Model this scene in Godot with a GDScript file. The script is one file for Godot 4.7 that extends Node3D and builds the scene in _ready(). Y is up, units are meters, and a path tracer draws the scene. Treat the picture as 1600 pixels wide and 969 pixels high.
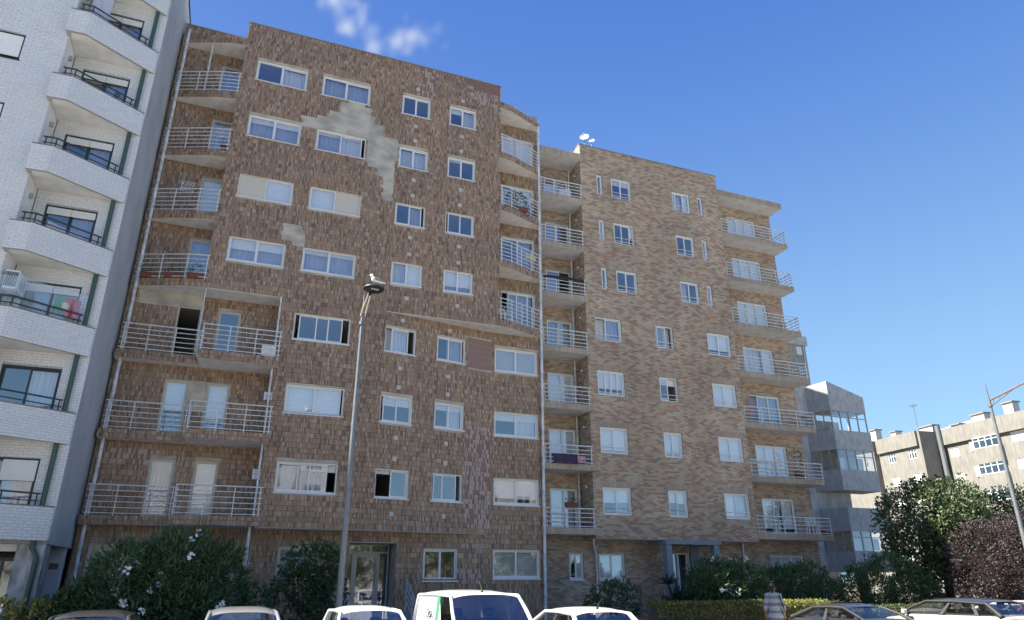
extends Node3D
# A street of apartment blocks seen from across the road, y up, metres. The brown facade lies in z = 0 and runs along x; the street is at +z.

var rng := RandomNumberGenerator.new()
var taken := {}
var shared := {}
var M := {}
var low_noise := FastNoiseLite.new()


func _ready() -> void:
	rng.seed = 7
	low_noise.seed = 4
	low_noise.frequency = 0.12
	var cam := Camera3D.new()
	cam.name = "camera"
	cam.position = Vector3(0, 2.1, 26.2)
	cam.rotation = Vector3(deg_to_rad(21.05), deg_to_rad(-21.42), 0)
	cam.fov = 48.20
	cam.far = 900.0
	add_child(cam)
	cam.current = true
	var to_sun := Vector3(-cos(deg_to_rad(48)) * cos(deg_to_rad(13)), sin(deg_to_rad(48)), -cos(deg_to_rad(48)) * sin(deg_to_rad(13)))
	var env := Environment.new()
	env.background_mode = Environment.BG_SKY
	var sky := Sky.new()
	var pan := PanoramaSkyMaterial.new()
	pan.panorama = ImageTexture.create_from_image(sky_image(to_sun))
	sky.sky_material = pan
	env.sky = sky
	env.background_energy_multiplier = 1.0
	env.tonemap_mode = Environment.TONE_MAPPER_LINEAR
	env.tonemap_exposure = 3.7
	env.sdfgi_enabled = true
	env.ssao_enabled = true
	env.ssil_enabled = true
	var we := WorldEnvironment.new()
	we.environment = env
	add_child(we)
	var sun := DirectionalLight3D.new()
	sun.name = "sun"
	sun.light_energy = 1.6
	sun.light_angular_distance = 0.5
	sun.light_color = Color(1.0, 0.97, 0.92)
	sun.shadow_enabled = true
	add_child(sun)
	sun.look_at_from_position(to_sun * 50.0, Vector3.ZERO)
	make_materials()
	ground()
	white_building()
	brown_building()
	tan_building()
	concrete_building()
	beige_tower()
	cream_building()
	across_the_street()
	gardens()
	street_lamp("grey lamp post with a round black head and a gull on it", Vector3(2.74, 0.13, 7.8), 8.85, Vector3(0.13, 9.33, 0.72), true)
	gull(Vector3(2.92, 9.54, 8.50), PI)
	street_lamp("tall lamp post with a rusty arm at the right edge", Vector3(27.5, 0.13, 8.0), 8.6, Vector3(0.25, 9.0, 1.7), false)
	cars()
	person()
	balcony_things()


# ---------------------------------------------------------------- mesh building
class MB:
	var v := PackedVector3Array()
	var n := PackedVector3Array()
	var c := PackedColorArray()
	var tint := Color.WHITE
	var colored := false

	func tri(a: Vector3, b: Vector3, d: Vector3) -> void:
		var m := (b - a).cross(d - a)
		if m.length_squared() < 1e-14:
			return
		m = m.normalized()
		v.append_array([a, d, b])
		n.append_array([m, m, m])
		if colored:
			c.append_array([tint, tint, tint])

	func quad(a: Vector3, b: Vector3, d: Vector3, e: Vector3) -> void:
		tri(a, b, d)
		tri(a, d, e)

	# eight corners: bottom a b c d counter-clockwise from above, then the same on top
	func hexa(p: Array) -> void:
		quad(p[3], p[2], p[1], p[0])
		quad(p[4], p[5], p[6], p[7])
		for i in 4:
			var j := (i + 1) % 4
			quad(p[i], p[j], p[j + 4], p[i + 4])

	func box(lo: Vector3, hi: Vector3) -> void:
		hexa([Vector3(lo.x, lo.y, hi.z), Vector3(hi.x, lo.y, hi.z), Vector3(hi.x, lo.y, lo.z), Vector3(lo.x, lo.y, lo.z), Vector3(lo.x, hi.y, hi.z), Vector3(hi.x, hi.y, hi.z), Vector3(hi.x, hi.y, lo.z), Vector3(lo.x, hi.y, lo.z)])

	func boxt(t: Transform3D, lo: Vector3, hi: Vector3) -> void:
		var p := [Vector3(lo.x, lo.y, hi.z), Vector3(hi.x, lo.y, hi.z), Vector3(hi.x, lo.y, lo.z), Vector3(lo.x, lo.y, lo.z), Vector3(lo.x, hi.y, hi.z), Vector3(hi.x, hi.y, hi.z), Vector3(hi.x, hi.y, lo.z), Vector3(lo.x, hi.y, lo.z)]
		hexa(p.map(func(q): return t * q))

	# box with chamfered edges
	func cbox(lo: Vector3, hi: Vector3, b: float) -> void:
		var ring := func(y: float, k: float) -> Array:
			return [Vector3(lo.x + b, y, hi.z - k), Vector3(hi.x - b, y, hi.z - k), Vector3(hi.x - k, y, hi.z - b), Vector3(hi.x - k, y, lo.z + b), Vector3(hi.x - b, y, lo.z + k), Vector3(lo.x + b, y, lo.z + k), Vector3(lo.x + k, y, lo.z + b), Vector3(lo.x + k, y, hi.z - b)]
		var rings := [ring.call(lo.y, b * 0.9), ring.call(lo.y + b, 0.0), ring.call(hi.y - b, 0.0), ring.call(hi.y, b * 0.9)]
		for r in 3:
			for i in 8:
				var j := (i + 1) % 8
				quad(rings[r][i], rings[r][j], rings[r + 1][j], rings[r + 1][i])
		for i in range(1, 7):
			tri(rings[3][0], rings[3][i], rings[3][i + 1])
			tri(rings[0][0], rings[0][i + 1], rings[0][i])

	# straight bar of a rectangular section between two points
	func bar(a: Vector3, b: Vector3, w: float, h: float) -> void:
		var d := (b - a).normalized()
		var s := d.cross(Vector3.UP)
		if s.length() < 0.05:
			s = Vector3.RIGHT
		s = s.normalized() * w * 0.5
		var u := s.cross(d).normalized() * h * 0.5
		var p := [a - s - u, a + s - u, a + s + u, a - s + u]
		var q := [b - s - u, b + s - u, b + s + u, b - s + u]
		for i in 4:
			var j := (i + 1) % 4
			quad(p[i], p[j], q[j], q[i])
		quad(p[3], p[2], p[1], p[0])
		quad(q[0], q[1], q[2], q[3])

	func tube(path: Array, radii: Array, sides := 8, caps := true) -> void:
		var rings := []
		var side := Vector3.ZERO
		for i in path.size():
			var d: Vector3 = (path[mini(i + 1, path.size() - 1)] - path[maxi(i - 1, 0)]).normalized()
			if side == Vector3.ZERO:
				side = d.cross(Vector3.UP if absf(d.y) < 0.9 else Vector3.RIGHT).normalized()
			side = (side - d * side.dot(d)).normalized()
			var o := side.cross(d)
			var ring := []
			for k in sides:
				var t := TAU * k / sides
				ring.append([path[i] + (side * cos(t) + o * sin(t)) * radii[mini(i, radii.size() - 1)], side * cos(t) + o * sin(t)])
			rings.append(ring)
		for i in path.size() - 1:
			for k in sides:
				var k2 := (k + 1) % sides
				var a = rings[i][k]
				var b = rings[i + 1][k]
				var d = rings[i + 1][k2]
				var e = rings[i][k2]
				v.append_array([a[0], d[0], b[0], a[0], e[0], d[0]])
				n.append_array([a[1], d[1], b[1], a[1], e[1], d[1]])
				if colored:
					c.append_array([tint, tint, tint, tint, tint, tint])
		if caps:
			for k in range(1, sides - 1):
				tri(rings[0][0][0], rings[0][k][0], rings[0][k + 1][0])
				var l = rings[-1]
				tri(l[0][0], l[k + 1][0], l[k][0])

	# vertical prism over a plan polygon (points x, z; counter-clockwise seen from above)
	func prism(plan: Array, y0: float, y1: float) -> void:
		var pts := PackedVector2Array(plan)
		var idx := Geometry2D.triangulate_polygon(pts)
		for i in range(0, idx.size(), 3):
			var a := pts[idx[i]]
			var b := pts[idx[i + 1]]
			var d := pts[idx[i + 2]]
			if (b - a).cross(d - a) > 0.0:
				var s := b
				b = d
				d = s
			tri(Vector3(a.x, y1, a.y), Vector3(b.x, y1, b.y), Vector3(d.x, y1, d.y))
			tri(Vector3(a.x, y0, a.y), Vector3(d.x, y0, d.y), Vector3(b.x, y0, b.y))
		var area := 0.0
		for i in pts.size():
			area += pts[i].cross(pts[(i + 1) % pts.size()])
		for i in pts.size():
			var a := pts[i]
			var b := pts[(i + 1) % pts.size()]
			if area > 0.0:
				var s := a
				a = b
				b = s
			quad(Vector3(a.x, y0, a.y), Vector3(b.x, y0, b.y), Vector3(b.x, y1, b.y), Vector3(a.x, y1, a.y))

	# smooth surface through rings of equal length
	func loft(rings: Array, closed := false) -> void:
		var rows := rings.size()
		var cols: int = rings[0].size()
		var nm := []
		for i in rows:
			var line := []
			for j in cols:
				var du: Vector3 = rings[i][(j + 1) % cols if closed else mini(j + 1, cols - 1)] - rings[i][(j - 1 + cols) % cols if closed else maxi(j - 1, 0)]
				var dv: Vector3 = rings[mini(i + 1, rows - 1)][j] - rings[maxi(i - 1, 0)][j]
				line.append(du.cross(dv).normalized())
			nm.append(line)
		for i in rows - 1:
			for j in (cols if closed else cols - 1):
				var k := (j + 1) % cols
				v.append_array([rings[i][j], rings[i + 1][k], rings[i][k], rings[i][j], rings[i + 1][j], rings[i + 1][k]])
				n.append_array([nm[i][j], nm[i + 1][k], nm[i][k], nm[i][j], nm[i + 1][j], nm[i + 1][k]])
				if colored:
					c.append_array([tint, tint, tint, tint, tint, tint])

	func mesh() -> ArrayMesh:
		var a := []
		a.resize(Mesh.ARRAY_MAX)
		a[Mesh.ARRAY_VERTEX] = v
		a[Mesh.ARRAY_NORMAL] = n
		if colored:
			a[Mesh.ARRAY_COLOR] = c
		var m := ArrayMesh.new()
		m.add_surface_from_arrays(Mesh.PRIMITIVE_TRIANGLES, a)
		return m


# many copies of one small piece, gathered here and committed as one MultiMesh part
class Pieces:
	var t: Array[Transform3D] = []
	var c: Array[Color] = []


# ---------------------------------------------------------------- objects
func put(called: String, mesh: Mesh, mat: Material, parent: Node = self, tr := Transform3D()) -> MeshInstance3D:
	var o := MeshInstance3D.new()
	o.name = called if parent != self else numbered(called)
	o.mesh = mesh
	o.material_override = mat
	o.transform = tr
	parent.add_child(o, true)
	return o


func numbered(called: String) -> String:
	var k: int = taken.get(called, -1) + 1
	taken[called] = k
	return called if k == 0 else "%s_%03d" % [called, k]


func tag(o: Node, label: String, category: String, group := "") -> Node:
	o.set_meta("label", label)
	o.set_meta("category", category)
	if group != "":
		o.set_meta("group", group)
	return o


func thing(called: String, label: String, category: String, group := "", at := Vector3.ZERO, turn := 0.0) -> Node3D:
	var o := Node3D.new()
	o.name = numbered(called)
	add_child(o)
	o.position = at
	o.rotation.y = turn
	tag(o, label, category, group)
	return o


func part(called: String, parent: Node, at := Vector3.ZERO, turn := 0.0) -> Node3D:
	var o := Node3D.new()
	o.name = called
	parent.add_child(o, true)
	o.position = at
	o.rotation.y = turn
	return o


func struct(called: String, mesh: Mesh, mat: Material) -> MeshInstance3D:
	var o := put(called, mesh, mat)
	o.set_meta("kind", "structure")
	return o


func many(called: String, p: Pieces, mesh: Mesh, mat: Material, parent: Node, stuff := true) -> MultiMeshInstance3D:
	var mm := MultiMesh.new()
	mm.transform_format = MultiMesh.TRANSFORM_3D
	mm.use_colors = true
	mm.mesh = mesh
	mm.instance_count = p.t.size()
	for i in p.t.size():
		mm.set_instance_transform(i, p.t[i])
		mm.set_instance_color(i, p.c[i])
	var o := MultiMeshInstance3D.new()
	o.name = called if parent != self else numbered(called)
	o.multimesh = mm
	o.material_override = mat
	parent.add_child(o, true)
	if stuff:
		o.set_meta("kind", "stuff")
	return o


# many leaves joined into one mesh with a colour for each leaf
func gathered(called: String, p: Pieces, mesh: ArrayMesh, mat_: Material, parent: Node) -> MeshInstance3D:
	var src := mesh.surface_get_arrays(0)
	var sv: PackedVector3Array = src[Mesh.ARRAY_VERTEX]
	var sn: PackedVector3Array = src[Mesh.ARRAY_NORMAL]
	var b := MB.new()
	b.colored = true
	for i in p.t.size():
		var t := p.t[i]
		var nb := t.basis.orthonormalized()
		b.v.append_array(t * sv)
		b.n.append_array(Transform3D(nb, Vector3.ZERO) * sn)
		var cc := PackedColorArray()
		cc.resize(sv.size())
		cc.fill(p.c[i])
		b.c.append_array(cc)
	return put(called, b.mesh(), mat_, parent)


# ---------------------------------------------------------------- materials
func noise_tex(freq: float, lo: float, hi: float, octaves := 4, size := 512, seed_ := 1, cell := false) -> NoiseTexture2D:
	var f := FastNoiseLite.new()
	f.noise_type = FastNoiseLite.TYPE_CELLULAR if cell else FastNoiseLite.TYPE_SIMPLEX_SMOOTH
	f.frequency = freq
	f.fractal_octaves = octaves
	f.seed = seed_
	var t := NoiseTexture2D.new()
	t.width = size
	t.height = size
	t.seamless = true
	t.noise = f
	var g := Gradient.new()
	g.set_color(0, Color(lo, lo, lo))
	g.set_color(1, Color(hi, hi, hi))
	t.color_ramp = g
	return t


func lin(r: float, g: float, b: float, a := 1.0) -> Color:
	var c := Color(r, g, b).linear_to_srgb()
	c.a = a
	return c


func mat(called: String, col: Color, rough := 0.8, metal := 0.0) -> StandardMaterial3D:
	var m := StandardMaterial3D.new()
	m.resource_name = called
	m.albedo_color = col
	m.roughness = rough
	m.metallic = metal
	M[called] = m
	return m


# colour grain and relief from noise, laid over all sides in world metres
func grain(m: StandardMaterial3D, tex: Texture2D, scale: Vector3, relief := 0.0, relief_tex: Texture2D = null) -> StandardMaterial3D:
	m.uv1_triplanar = true
	m.uv1_world_triplanar = true
	m.uv1_scale = scale
	m.albedo_texture = tex
	if relief > 0.0:
		m.heightmap_enabled = true
		m.heightmap_texture = relief_tex if relief_tex else tex
		m.heightmap_scale = relief
	return m


func make_materials() -> void:
	var fine := noise_tex(0.05, 0.72, 1.08, 5, 512, 3)
	var blotch := noise_tex(0.012, 0.72, 1.10, 6, 512, 5)
	var soft := noise_tex(0.01, 0.90, 1.04, 6, 512, 17)
	var streak := noise_tex(0.02, 0.84, 1.06, 5, 512, 9)
	grain(mat("cement", lin(0.50, 0.45, 0.37), 0.95), noise_tex(0.008, 0.80, 1.08, 5, 512, 41), Vector3(0.22, 0.3, 0.22), 0.4, fine)
	var t := grain(mat("tile", Color.WHITE, 0.42), fine, Vector3(2.5, 0.7, 2.5), 0.25)
	t.vertex_color_use_as_albedo = true
	t = grain(mat("brick", Color.WHITE, 0.85), fine, Vector3(1.5, 3.0, 1.5), 0.3)
	t.vertex_color_use_as_albedo = true
	t = grain(mat("white_brick", Color.WHITE, 0.35), fine, Vector3(1.2, 1.2, 1.2), 0.1)
	t.vertex_color_use_as_albedo = true
	grain(mat("mortar", lin(0.36, 0.32, 0.26), 0.95), blotch, Vector3(0.6, 0.6, 0.6))
	grain(mat("white_mortar", lin(0.49, 0.50, 0.515), 0.95), fine, Vector3(0.6, 0.6, 0.6))
	grain(mat("soffit", lin(0.74, 0.73, 0.70), 0.9), soft, Vector3(0.35, 0.35, 0.35), 0.1, fine)
	grain(mat("soffit_dull", lin(0.60, 0.60, 0.59), 0.9), soft, Vector3(0.35, 0.35, 0.35), 0.1, fine)
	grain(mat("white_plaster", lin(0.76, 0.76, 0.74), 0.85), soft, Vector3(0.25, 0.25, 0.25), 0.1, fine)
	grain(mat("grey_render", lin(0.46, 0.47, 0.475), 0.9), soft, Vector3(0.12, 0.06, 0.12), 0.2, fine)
	grain(mat("concrete", lin(0.46, 0.455, 0.435), 0.9), streak, Vector3(0.30, 0.12, 0.30), 0.2, fine)
	grain(mat("pale_concrete", lin(0.50, 0.50, 0.475), 0.9), streak, Vector3(0.14, 0.07, 0.14), 0.2, fine)
	grain(mat("blue_concrete", lin(0.26, 0.285, 0.31), 0.75), fine, Vector3(0.7, 0.7, 0.7))
	grain(mat("cream_render", lin(0.20, 0.192, 0.172), 0.9), streak, Vector3(0.2, 0.05, 0.2), 0.2, fine)
	grain(mat("beige_render", lin(0.34, 0.325, 0.275), 0.9), streak, Vector3(0.2, 0.05, 0.2))
	grain(mat("marble", lin(0.42, 0.45, 0.47), 0.35), noise_tex(0.01, 0.6, 1.1, 6, 512, 21), Vector3(0.7, 0.3, 0.7))
	grain(mat("coping", lin(0.30, 0.25, 0.205), 0.9), fine, Vector3(1, 1, 1))
	grain(mat("opposite_render", lin(0.52, 0.49, 0.44), 0.9), soft, Vector3(0.2, 0.2, 0.2))
	grain(mat("step_stone", lin(0.24, 0.26, 0.28), 0.7), fine, Vector3(1, 1, 1))
	mat("frame_white", lin(0.70, 0.70, 0.67), 0.45)
	mat("frame_dark", lin(0.025, 0.03, 0.035), 0.4)
	mat("frame_grey", lin(0.33, 0.35, 0.36), 0.4)
	mat("frame_cream", lin(0.50, 0.47, 0.41), 0.5)
	grain(mat("rail_white", lin(0.78, 0.78, 0.75), 0.5), blotch, Vector3(3, 3, 3))
	mat("rail_dark", lin(0.03, 0.045, 0.045), 0.5)
	grain(mat("pipe_white", lin(0.72, 0.73, 0.72), 0.5), blotch, Vector3(1, 0.4, 1))
	mat("pipe_green", lin(0.04, 0.085, 0.065), 0.5)
	mat("blind_white", lin(0.74, 0.74, 0.72), 0.6)
	mat("blind_grey", lin(0.42, 0.43, 0.40), 0.6)
	mat("board_beige", lin(0.56, 0.51, 0.42), 0.7)
	mat("curtain_white", lin(0.60, 0.60, 0.61), 0.9)
	mat("curtain_blue", lin(0.36, 0.37, 0.43), 0.9)
	mat("room", lin(0.34, 0.32, 0.29), 0.9)
	grain(mat("red_tile", lin(0.33, 0.205, 0.165), 0.5), fine, Vector3(1, 1, 1))
	mat("rail_blue", lin(0.40, 0.46, 0.52), 0.45)
	mat("vent", lin(0.50, 0.49, 0.45), 0.6)
	mat("black", lin(0.012, 0.012, 0.013), 0.6)
	mat("dark_interior", lin(0.03, 0.03, 0.032), 0.9)
	grain(mat("asphalt", lin(0.20, 0.192, 0.182), 0.95), noise_tex(0.2, 0.7, 1.3, 4, 512, 31), Vector3(1, 1, 1), 0.4)
	grain(mat("pavement", lin(0.56, 0.53, 0.49), 0.9), fine, Vector3(0.6, 0.6, 0.6), 0.3)
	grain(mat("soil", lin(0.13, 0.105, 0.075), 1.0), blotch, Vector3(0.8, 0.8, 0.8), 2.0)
	grain(mat("earth", lin(0.14, 0.13, 0.10), 1.0), blotch, Vector3(0.1, 0.1, 0.1))
	grain(mat("galvanised", lin(0.17, 0.185, 0.195), 0.5, 0.3), streak, Vector3(1, 0.3, 1))
	mat("lamp_black", lin(0.02, 0.02, 0.022), 0.45)
	mat("led", lin(0.55, 0.55, 0.5), 0.3)
	mat("rust", lin(0.15, 0.10, 0.085), 0.8)
	grain(mat("terracotta", lin(0.20, 0.075, 0.05), 0.9), fine, Vector3(3, 3, 3))
	mat("bark", lin(0.07, 0.055, 0.042), 1.0)
	t = mat("leaf", Color.WHITE, 0.55)
	t.vertex_color_use_as_albedo = true
	t.backlight_enabled = true
	t.backlight = lin(0.45, 0.5, 0.2)
	t.cull_mode = BaseMaterial3D.CULL_DISABLED
	t = mat("petal", Color.WHITE, 0.7)
	t.vertex_color_use_as_albedo = true
	t = mat("cloth", Color.WHITE, 0.9)
	t.vertex_color_use_as_albedo = true
	# coated double glazing: a share of the light is mirrored, the rest passes
	var im := Image.create(4, 4, false, Image.FORMAT_RGB8)
	im.fill(Color.WHITE)
	t = mat("glass", lin(0.80, 0.86, 0.92, 0.16), 0.03, 1.0)
	t.transparency = BaseMaterial3D.TRANSPARENCY_ALPHA
	t.albedo_texture = ImageTexture.create_from_image(im)
	t = mat("clear_glass", lin(0.7, 0.8, 0.85, 0.12), 0.03)
	t.transparency = BaseMaterial3D.TRANSPARENCY_ALPHA
	t = mat("car_glass", lin(0.55, 0.62, 0.68, 0.28), 0.03, 1.0)
	t.transparency = BaseMaterial3D.TRANSPARENCY_ALPHA
	t.albedo_texture = M.glass.albedo_texture
	mat("gull_white", lin(0.78, 0.78, 0.76), 0.9)
	mat("gull_grey", lin(0.22, 0.23, 0.25), 0.9)
	mat("beak", lin(0.55, 0.36, 0.06), 0.5)
	mat("arm_gold", lin(0.52, 0.46, 0.34), 0.4)
	mat("skin", lin(0.42, 0.24, 0.16), 0.6)
	mat("hair", lin(0.012, 0.009, 0.008), 0.6)
	mat("trousers", lin(0.30, 0.24, 0.21), 0.9)
	mat("plastic_white", lin(0.72, 0.73, 0.74), 0.4)
	mat("rubber", lin(0.015, 0.015, 0.016), 0.9)
	mat("rim", lin(0.35, 0.35, 0.36), 0.35, 0.8)
	t = mat("lamp_red", lin(0.42, 0.01, 0.015), 0.15)
	t.clearcoat_enabled = true
	t = mat("lamp_clear", lin(0.6, 0.62, 0.64), 0.1)
	t.clearcoat_enabled = true
	for p in [["paint_silver", Vector3(0.20, 0.205, 0.21), 0.2], ["paint_white", Vector3(0.56, 0.56, 0.56), 0.0], ["paint_cream", Vector3(0.52, 0.51, 0.44), 0.0], ["paint_black", Vector3(0.02, 0.02, 0.022), 0.0], ["paint_grey", Vector3(0.022, 0.024, 0.028), 0.0], ["paint_red", Vector3(0.30, 0.015, 0.02), 0.0], ["paint_green", Vector3(0.05, 0.22, 0.11), 0.0]]:
		t = mat(p[0], lin(p[1].x, p[1].y, p[1].z), 0.35, p[2])
		t.clearcoat_enabled = true
		t.clearcoat = 0.7
		t.clearcoat_roughness = 0.05


# ---------------------------------------------------------------- walls and their facing
# a flat wall with openings: backing faces go to st, facing pieces to p. ud runs to the right as seen from outside.
func facade(st: MB, p: Pieces, kind: String, o: Vector3, ud: Vector3, u0: float, u1: float, y0: float, y1: float, holes := [], rev := 0.2, mark = null) -> void:
	var nn := ud.cross(Vector3.UP)
	var at := func(u: float, y: float, d: float) -> Vector3: return o + ud * u + Vector3.UP * y + nn * d
	var us := [u0, u1]
	var ys := [y0, y1]
	var hs := []
	for h in holes:
		if h[2] > u0 + 0.01 and h[0] < u1 - 0.01 and h[3] > y0 + 0.01 and h[1] < y1 - 0.01:
			hs.append(h)
			us.append_array([clampf(h[0], u0, u1), clampf(h[2], u0, u1)])
			ys.append_array([clampf(h[1], y0, y1), clampf(h[3], y0, y1)])
	us.sort()
	ys.sort()
	for j in ys.size() - 1:
		if ys[j + 1] - ys[j] < 1e-4:
			continue
		var start := -1
		for i in us.size():
			var solid := false
			if i < us.size() - 1:
				var cu: float = (us[i] + us[i + 1]) / 2
				var cy: float = (ys[j] + ys[j + 1]) / 2
				solid = us[i + 1] - us[i] > 1e-4
				for h in hs:
					if cu > h[0] and cu < h[2] and cy > h[1] and cy < h[3]:
						solid = false
						break
				if us[i + 1] - us[i] <= 1e-4 and start >= 0:
					continue
			if solid and start < 0:
				start = i
			elif not solid and start >= 0:
				st.quad(at.call(us[start], ys[j], 0), at.call(us[i], ys[j], 0), at.call(us[i], ys[j + 1], 0), at.call(us[start], ys[j + 1], 0))
				start = -1
	for h in hs:
		st.quad(at.call(h[0], h[1], -rev), at.call(h[0], h[1], 0), at.call(h[0], h[3], 0), at.call(h[0], h[3], -rev))
		st.quad(at.call(h[2], h[1], 0), at.call(h[2], h[1], -rev), at.call(h[2], h[3], -rev), at.call(h[2], h[3], 0))
		st.quad(at.call(h[0], h[1], -rev), at.call(h[2], h[1], -rev), at.call(h[2], h[1], 0), at.call(h[0], h[1], 0))
		st.quad(at.call(h[0], h[3], 0), at.call(h[2], h[3], 0), at.call(h[2], h[3], -rev), at.call(h[0], h[3], -rev))
	if kind == "":
		return
	var rh := 0.185
	var pw := 0.052
	var gap := 0.0015
	if kind == "brick":
		rh = 0.083
		pw = 0.255
		gap = 0.010
	elif kind == "soldier":
		rh = 0.26
		pw = 0.088
		gap = 0.010
	elif kind == "white":
		rh = 0.082
		pw = 0.26
		gap = 0.009
	var rows := maxi(1, roundi((y1 - y0) / rh))
	rh = (y1 - y0) / rows
	for r in rows:
		var ya := y0 + r * rh
		var ym := ya + rh * 0.5
		var cuts := [[u0, u1]]
		for h in hs:
			if ym < h[1] - rh * 0.2 or ym > h[3] + rh * 0.2:
				continue
			var left := []
			for s in cuts:
				if h[2] <= s[0] or h[0] >= s[1]:
					left.append(s)
				else:
					if h[0] > s[0]:
						left.append([s[0], h[0]])
					if h[2] < s[1]:
						left.append([h[2], s[1]])
			cuts = left
		for s in cuts:
			var u: float = s[0] - rng.randf() * pw * 0.5 if kind == "tile" else floorf(s[0] / pw) * pw - (pw * 0.5 if r % 2 else 0.0)
			while u < s[1]:
				var w := pw
				if kind == "tile":
					w = pw * (rng.randf_range(0.45, 0.7) if rng.randf() < 0.2 else rng.randf_range(0.85, 1.3))
				var a := maxf(u, s[0])
				var b := minf(u + w, s[1])
				u += w
				if b - a < 0.014:
					continue
				var what := 0
				if mark != null:
					what = mark.call((a + b) / 2, ym)
				if what == 1:
					continue
				_piece(p, kind, at.call(a + gap / 2, ya + gap / 2, 0.0), ud, nn, b - a - gap, rh - gap, what)


func _piece(p: Pieces, kind: String, at: Vector3, ud: Vector3, nn: Vector3, w: float, h: float, what: int) -> void:
	var col: Color
	var th := 0.012
	var up := Vector3.UP
	var big := low_noise.get_noise_3d(at.x * 3.0, at.y * 3.0, at.z * 3.0)
	match kind:
		"tile":
			th = rng.randf_range(0.014, 0.026)
			var k := rng.randf()
			if k < 0.2:
				col = Color(0.24, 0.147, 0.092)
			elif k < 0.89 and w > 0.034:
				col = Color(0.355, 0.23, 0.138).lerp(Color(0.41, 0.273, 0.168), rng.randf())
			else:
				col = Color(0.53, 0.385, 0.275)
				th = 0.03
			col *= 1.0 + big * 0.18
			if what == 2:
				col = Color(0.55, 0.405, 0.32) if rng.randf() < 0.5 else Color(0.29, 0.19, 0.135)
				th = rng.randf_range(0.004, 0.03)
			elif what == 3:
				col = Color(0.31, 0.175, 0.125)
				th = 0.012
			up = (Vector3.UP - nn * 0.03).normalized()
			at += nn * 0.007
		"brick", "soldier":
			th = rng.randf_range(0.010, 0.016)
			var k := rng.randf()
			col = Color(0.50, 0.393, 0.275).lerp(Color(0.59, 0.48, 0.35), rng.randf())
			if k < 0.24:
				col = Color(0.47, 0.31, 0.21)
			elif k < 0.34:
				col = Color(0.47, 0.265, 0.18)
			elif k > 0.88:
				col = Color(0.31, 0.255, 0.195)
			if kind == "soldier":
				col = col.lerp(Color(0.46, 0.395, 0.305), 0.6)
			col *= 1.0 + big * 0.3
		"white":
			th = rng.randf_range(0.010, 0.014)
			var g := rng.randf_range(0.78, 0.83) * (1.0 + big * 0.04)
			col = Color(g, g * 1.005, g * 1.0)
			if rng.randf() < 0.02:
				col *= 0.92
	col.a = 1.0
	p.t.append(Transform3D(Basis(ud * w, up * h, nn * (th + 0.006)), at - nn * 0.006))
	p.c.append(col)


func piece_mesh() -> ArrayMesh:
	if not shared.has("piece"):
		var b := MB.new()
		var e := 0.06
		# a box with its front edges eased; no back
		var f := [Vector3(0, 0, 0), Vector3(1, 0, 0), Vector3(1, 1, 0), Vector3(0, 1, 0)]
		var m := [Vector3(0, 0, 0.7), Vector3(1, 0, 0.7), Vector3(1, 1, 0.7), Vector3(0, 1, 0.7)]
		var t := [Vector3(e, e, 1), Vector3(1 - e, e, 1), Vector3(1 - e, 1 - e, 1), Vector3(e, 1 - e, 1)]
		for i in 4:
			var j := (i + 1) % 4
			b.quad(f[i], f[j], m[j], m[i])
			b.quad(m[i], m[j], t[j], t[i])
		b.quad(t[0], t[1], t[2], t[3])
		shared.piece = b.mesh()
	return shared.piece


# ---------------------------------------------------------------- windows
func unit_mesh(called: String) -> ArrayMesh:
	if shared.has(called):
		return shared[called]
	var b := MB.new()
	match called:
		"pane":
			b.box(Vector3(0, 0, -0.5), Vector3(1, 1, 0.5))
		"room":
			var p := [Vector3(0, 0, 0), Vector3(1, 0, 0), Vector3(1, 0, -1), Vector3(0, 0, -1), Vector3(0, 1, 0), Vector3(1, 1, 0), Vector3(1, 1, -1), Vector3(0, 1, -1)]
			b.quad(p[0], p[1], p[2], p[3])
			b.quad(p[7], p[6], p[5], p[4])
			b.quad(p[3], p[2], p[6], p[7])
			b.quad(p[0], p[3], p[7], p[4])
			b.quad(p[2], p[1], p[5], p[6])
		"curtain":
			var rings := []
			for y in [0.0, 0.5, 1.0]:
				var line := []
				for k in 41:
					var x: float = k / 40.0
					line.append(Vector3(x, y, sin(x * 41.0 + sin(x * 9.0) * 1.5) * 0.5 + sin(x * 13.0 + y) * 0.3))
				rings.append(line)
			b.loft(rings)
		"blind":
			for k in 14:
				var y := k / 14.0
				b.quad(Vector3(0, y, 0.2), Vector3(1, y, 0.2), Vector3(1, y + 0.012, 1.0), Vector3(0, y + 0.012, 1.0))
				b.quad(Vector3(0, y + 0.012, 1.0), Vector3(1, y + 0.012, 1.0), Vector3(1, y + 0.06, 0.9), Vector3(0, y + 0.06, 0.9))
				b.quad(Vector3(0, y + 0.06, 0.9), Vector3(1, y + 0.06, 0.9), Vector3(1, y + 1 / 14.0, 0.2), Vector3(0, y + 1 / 14.0, 0.2))
	shared[called] = b.mesh()
	return shared[called]


func rect_ring(b: MB, x0: float, y0: float, x1: float, y1: float, w: float, z0: float, z1: float) -> void:
	b.box(Vector3(x0, y0, z0), Vector3(x1, y0 + w, z1))
	b.box(Vector3(x0, y1 - w, z0), Vector3(x1, y1, z1))
	b.box(Vector3(x0, y0 + w, z0), Vector3(x0 + w, y1 - w, z1))
	b.box(Vector3(x1 - w, y0 + w, z0), Vector3(x1, y1 - w, z1))


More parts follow.
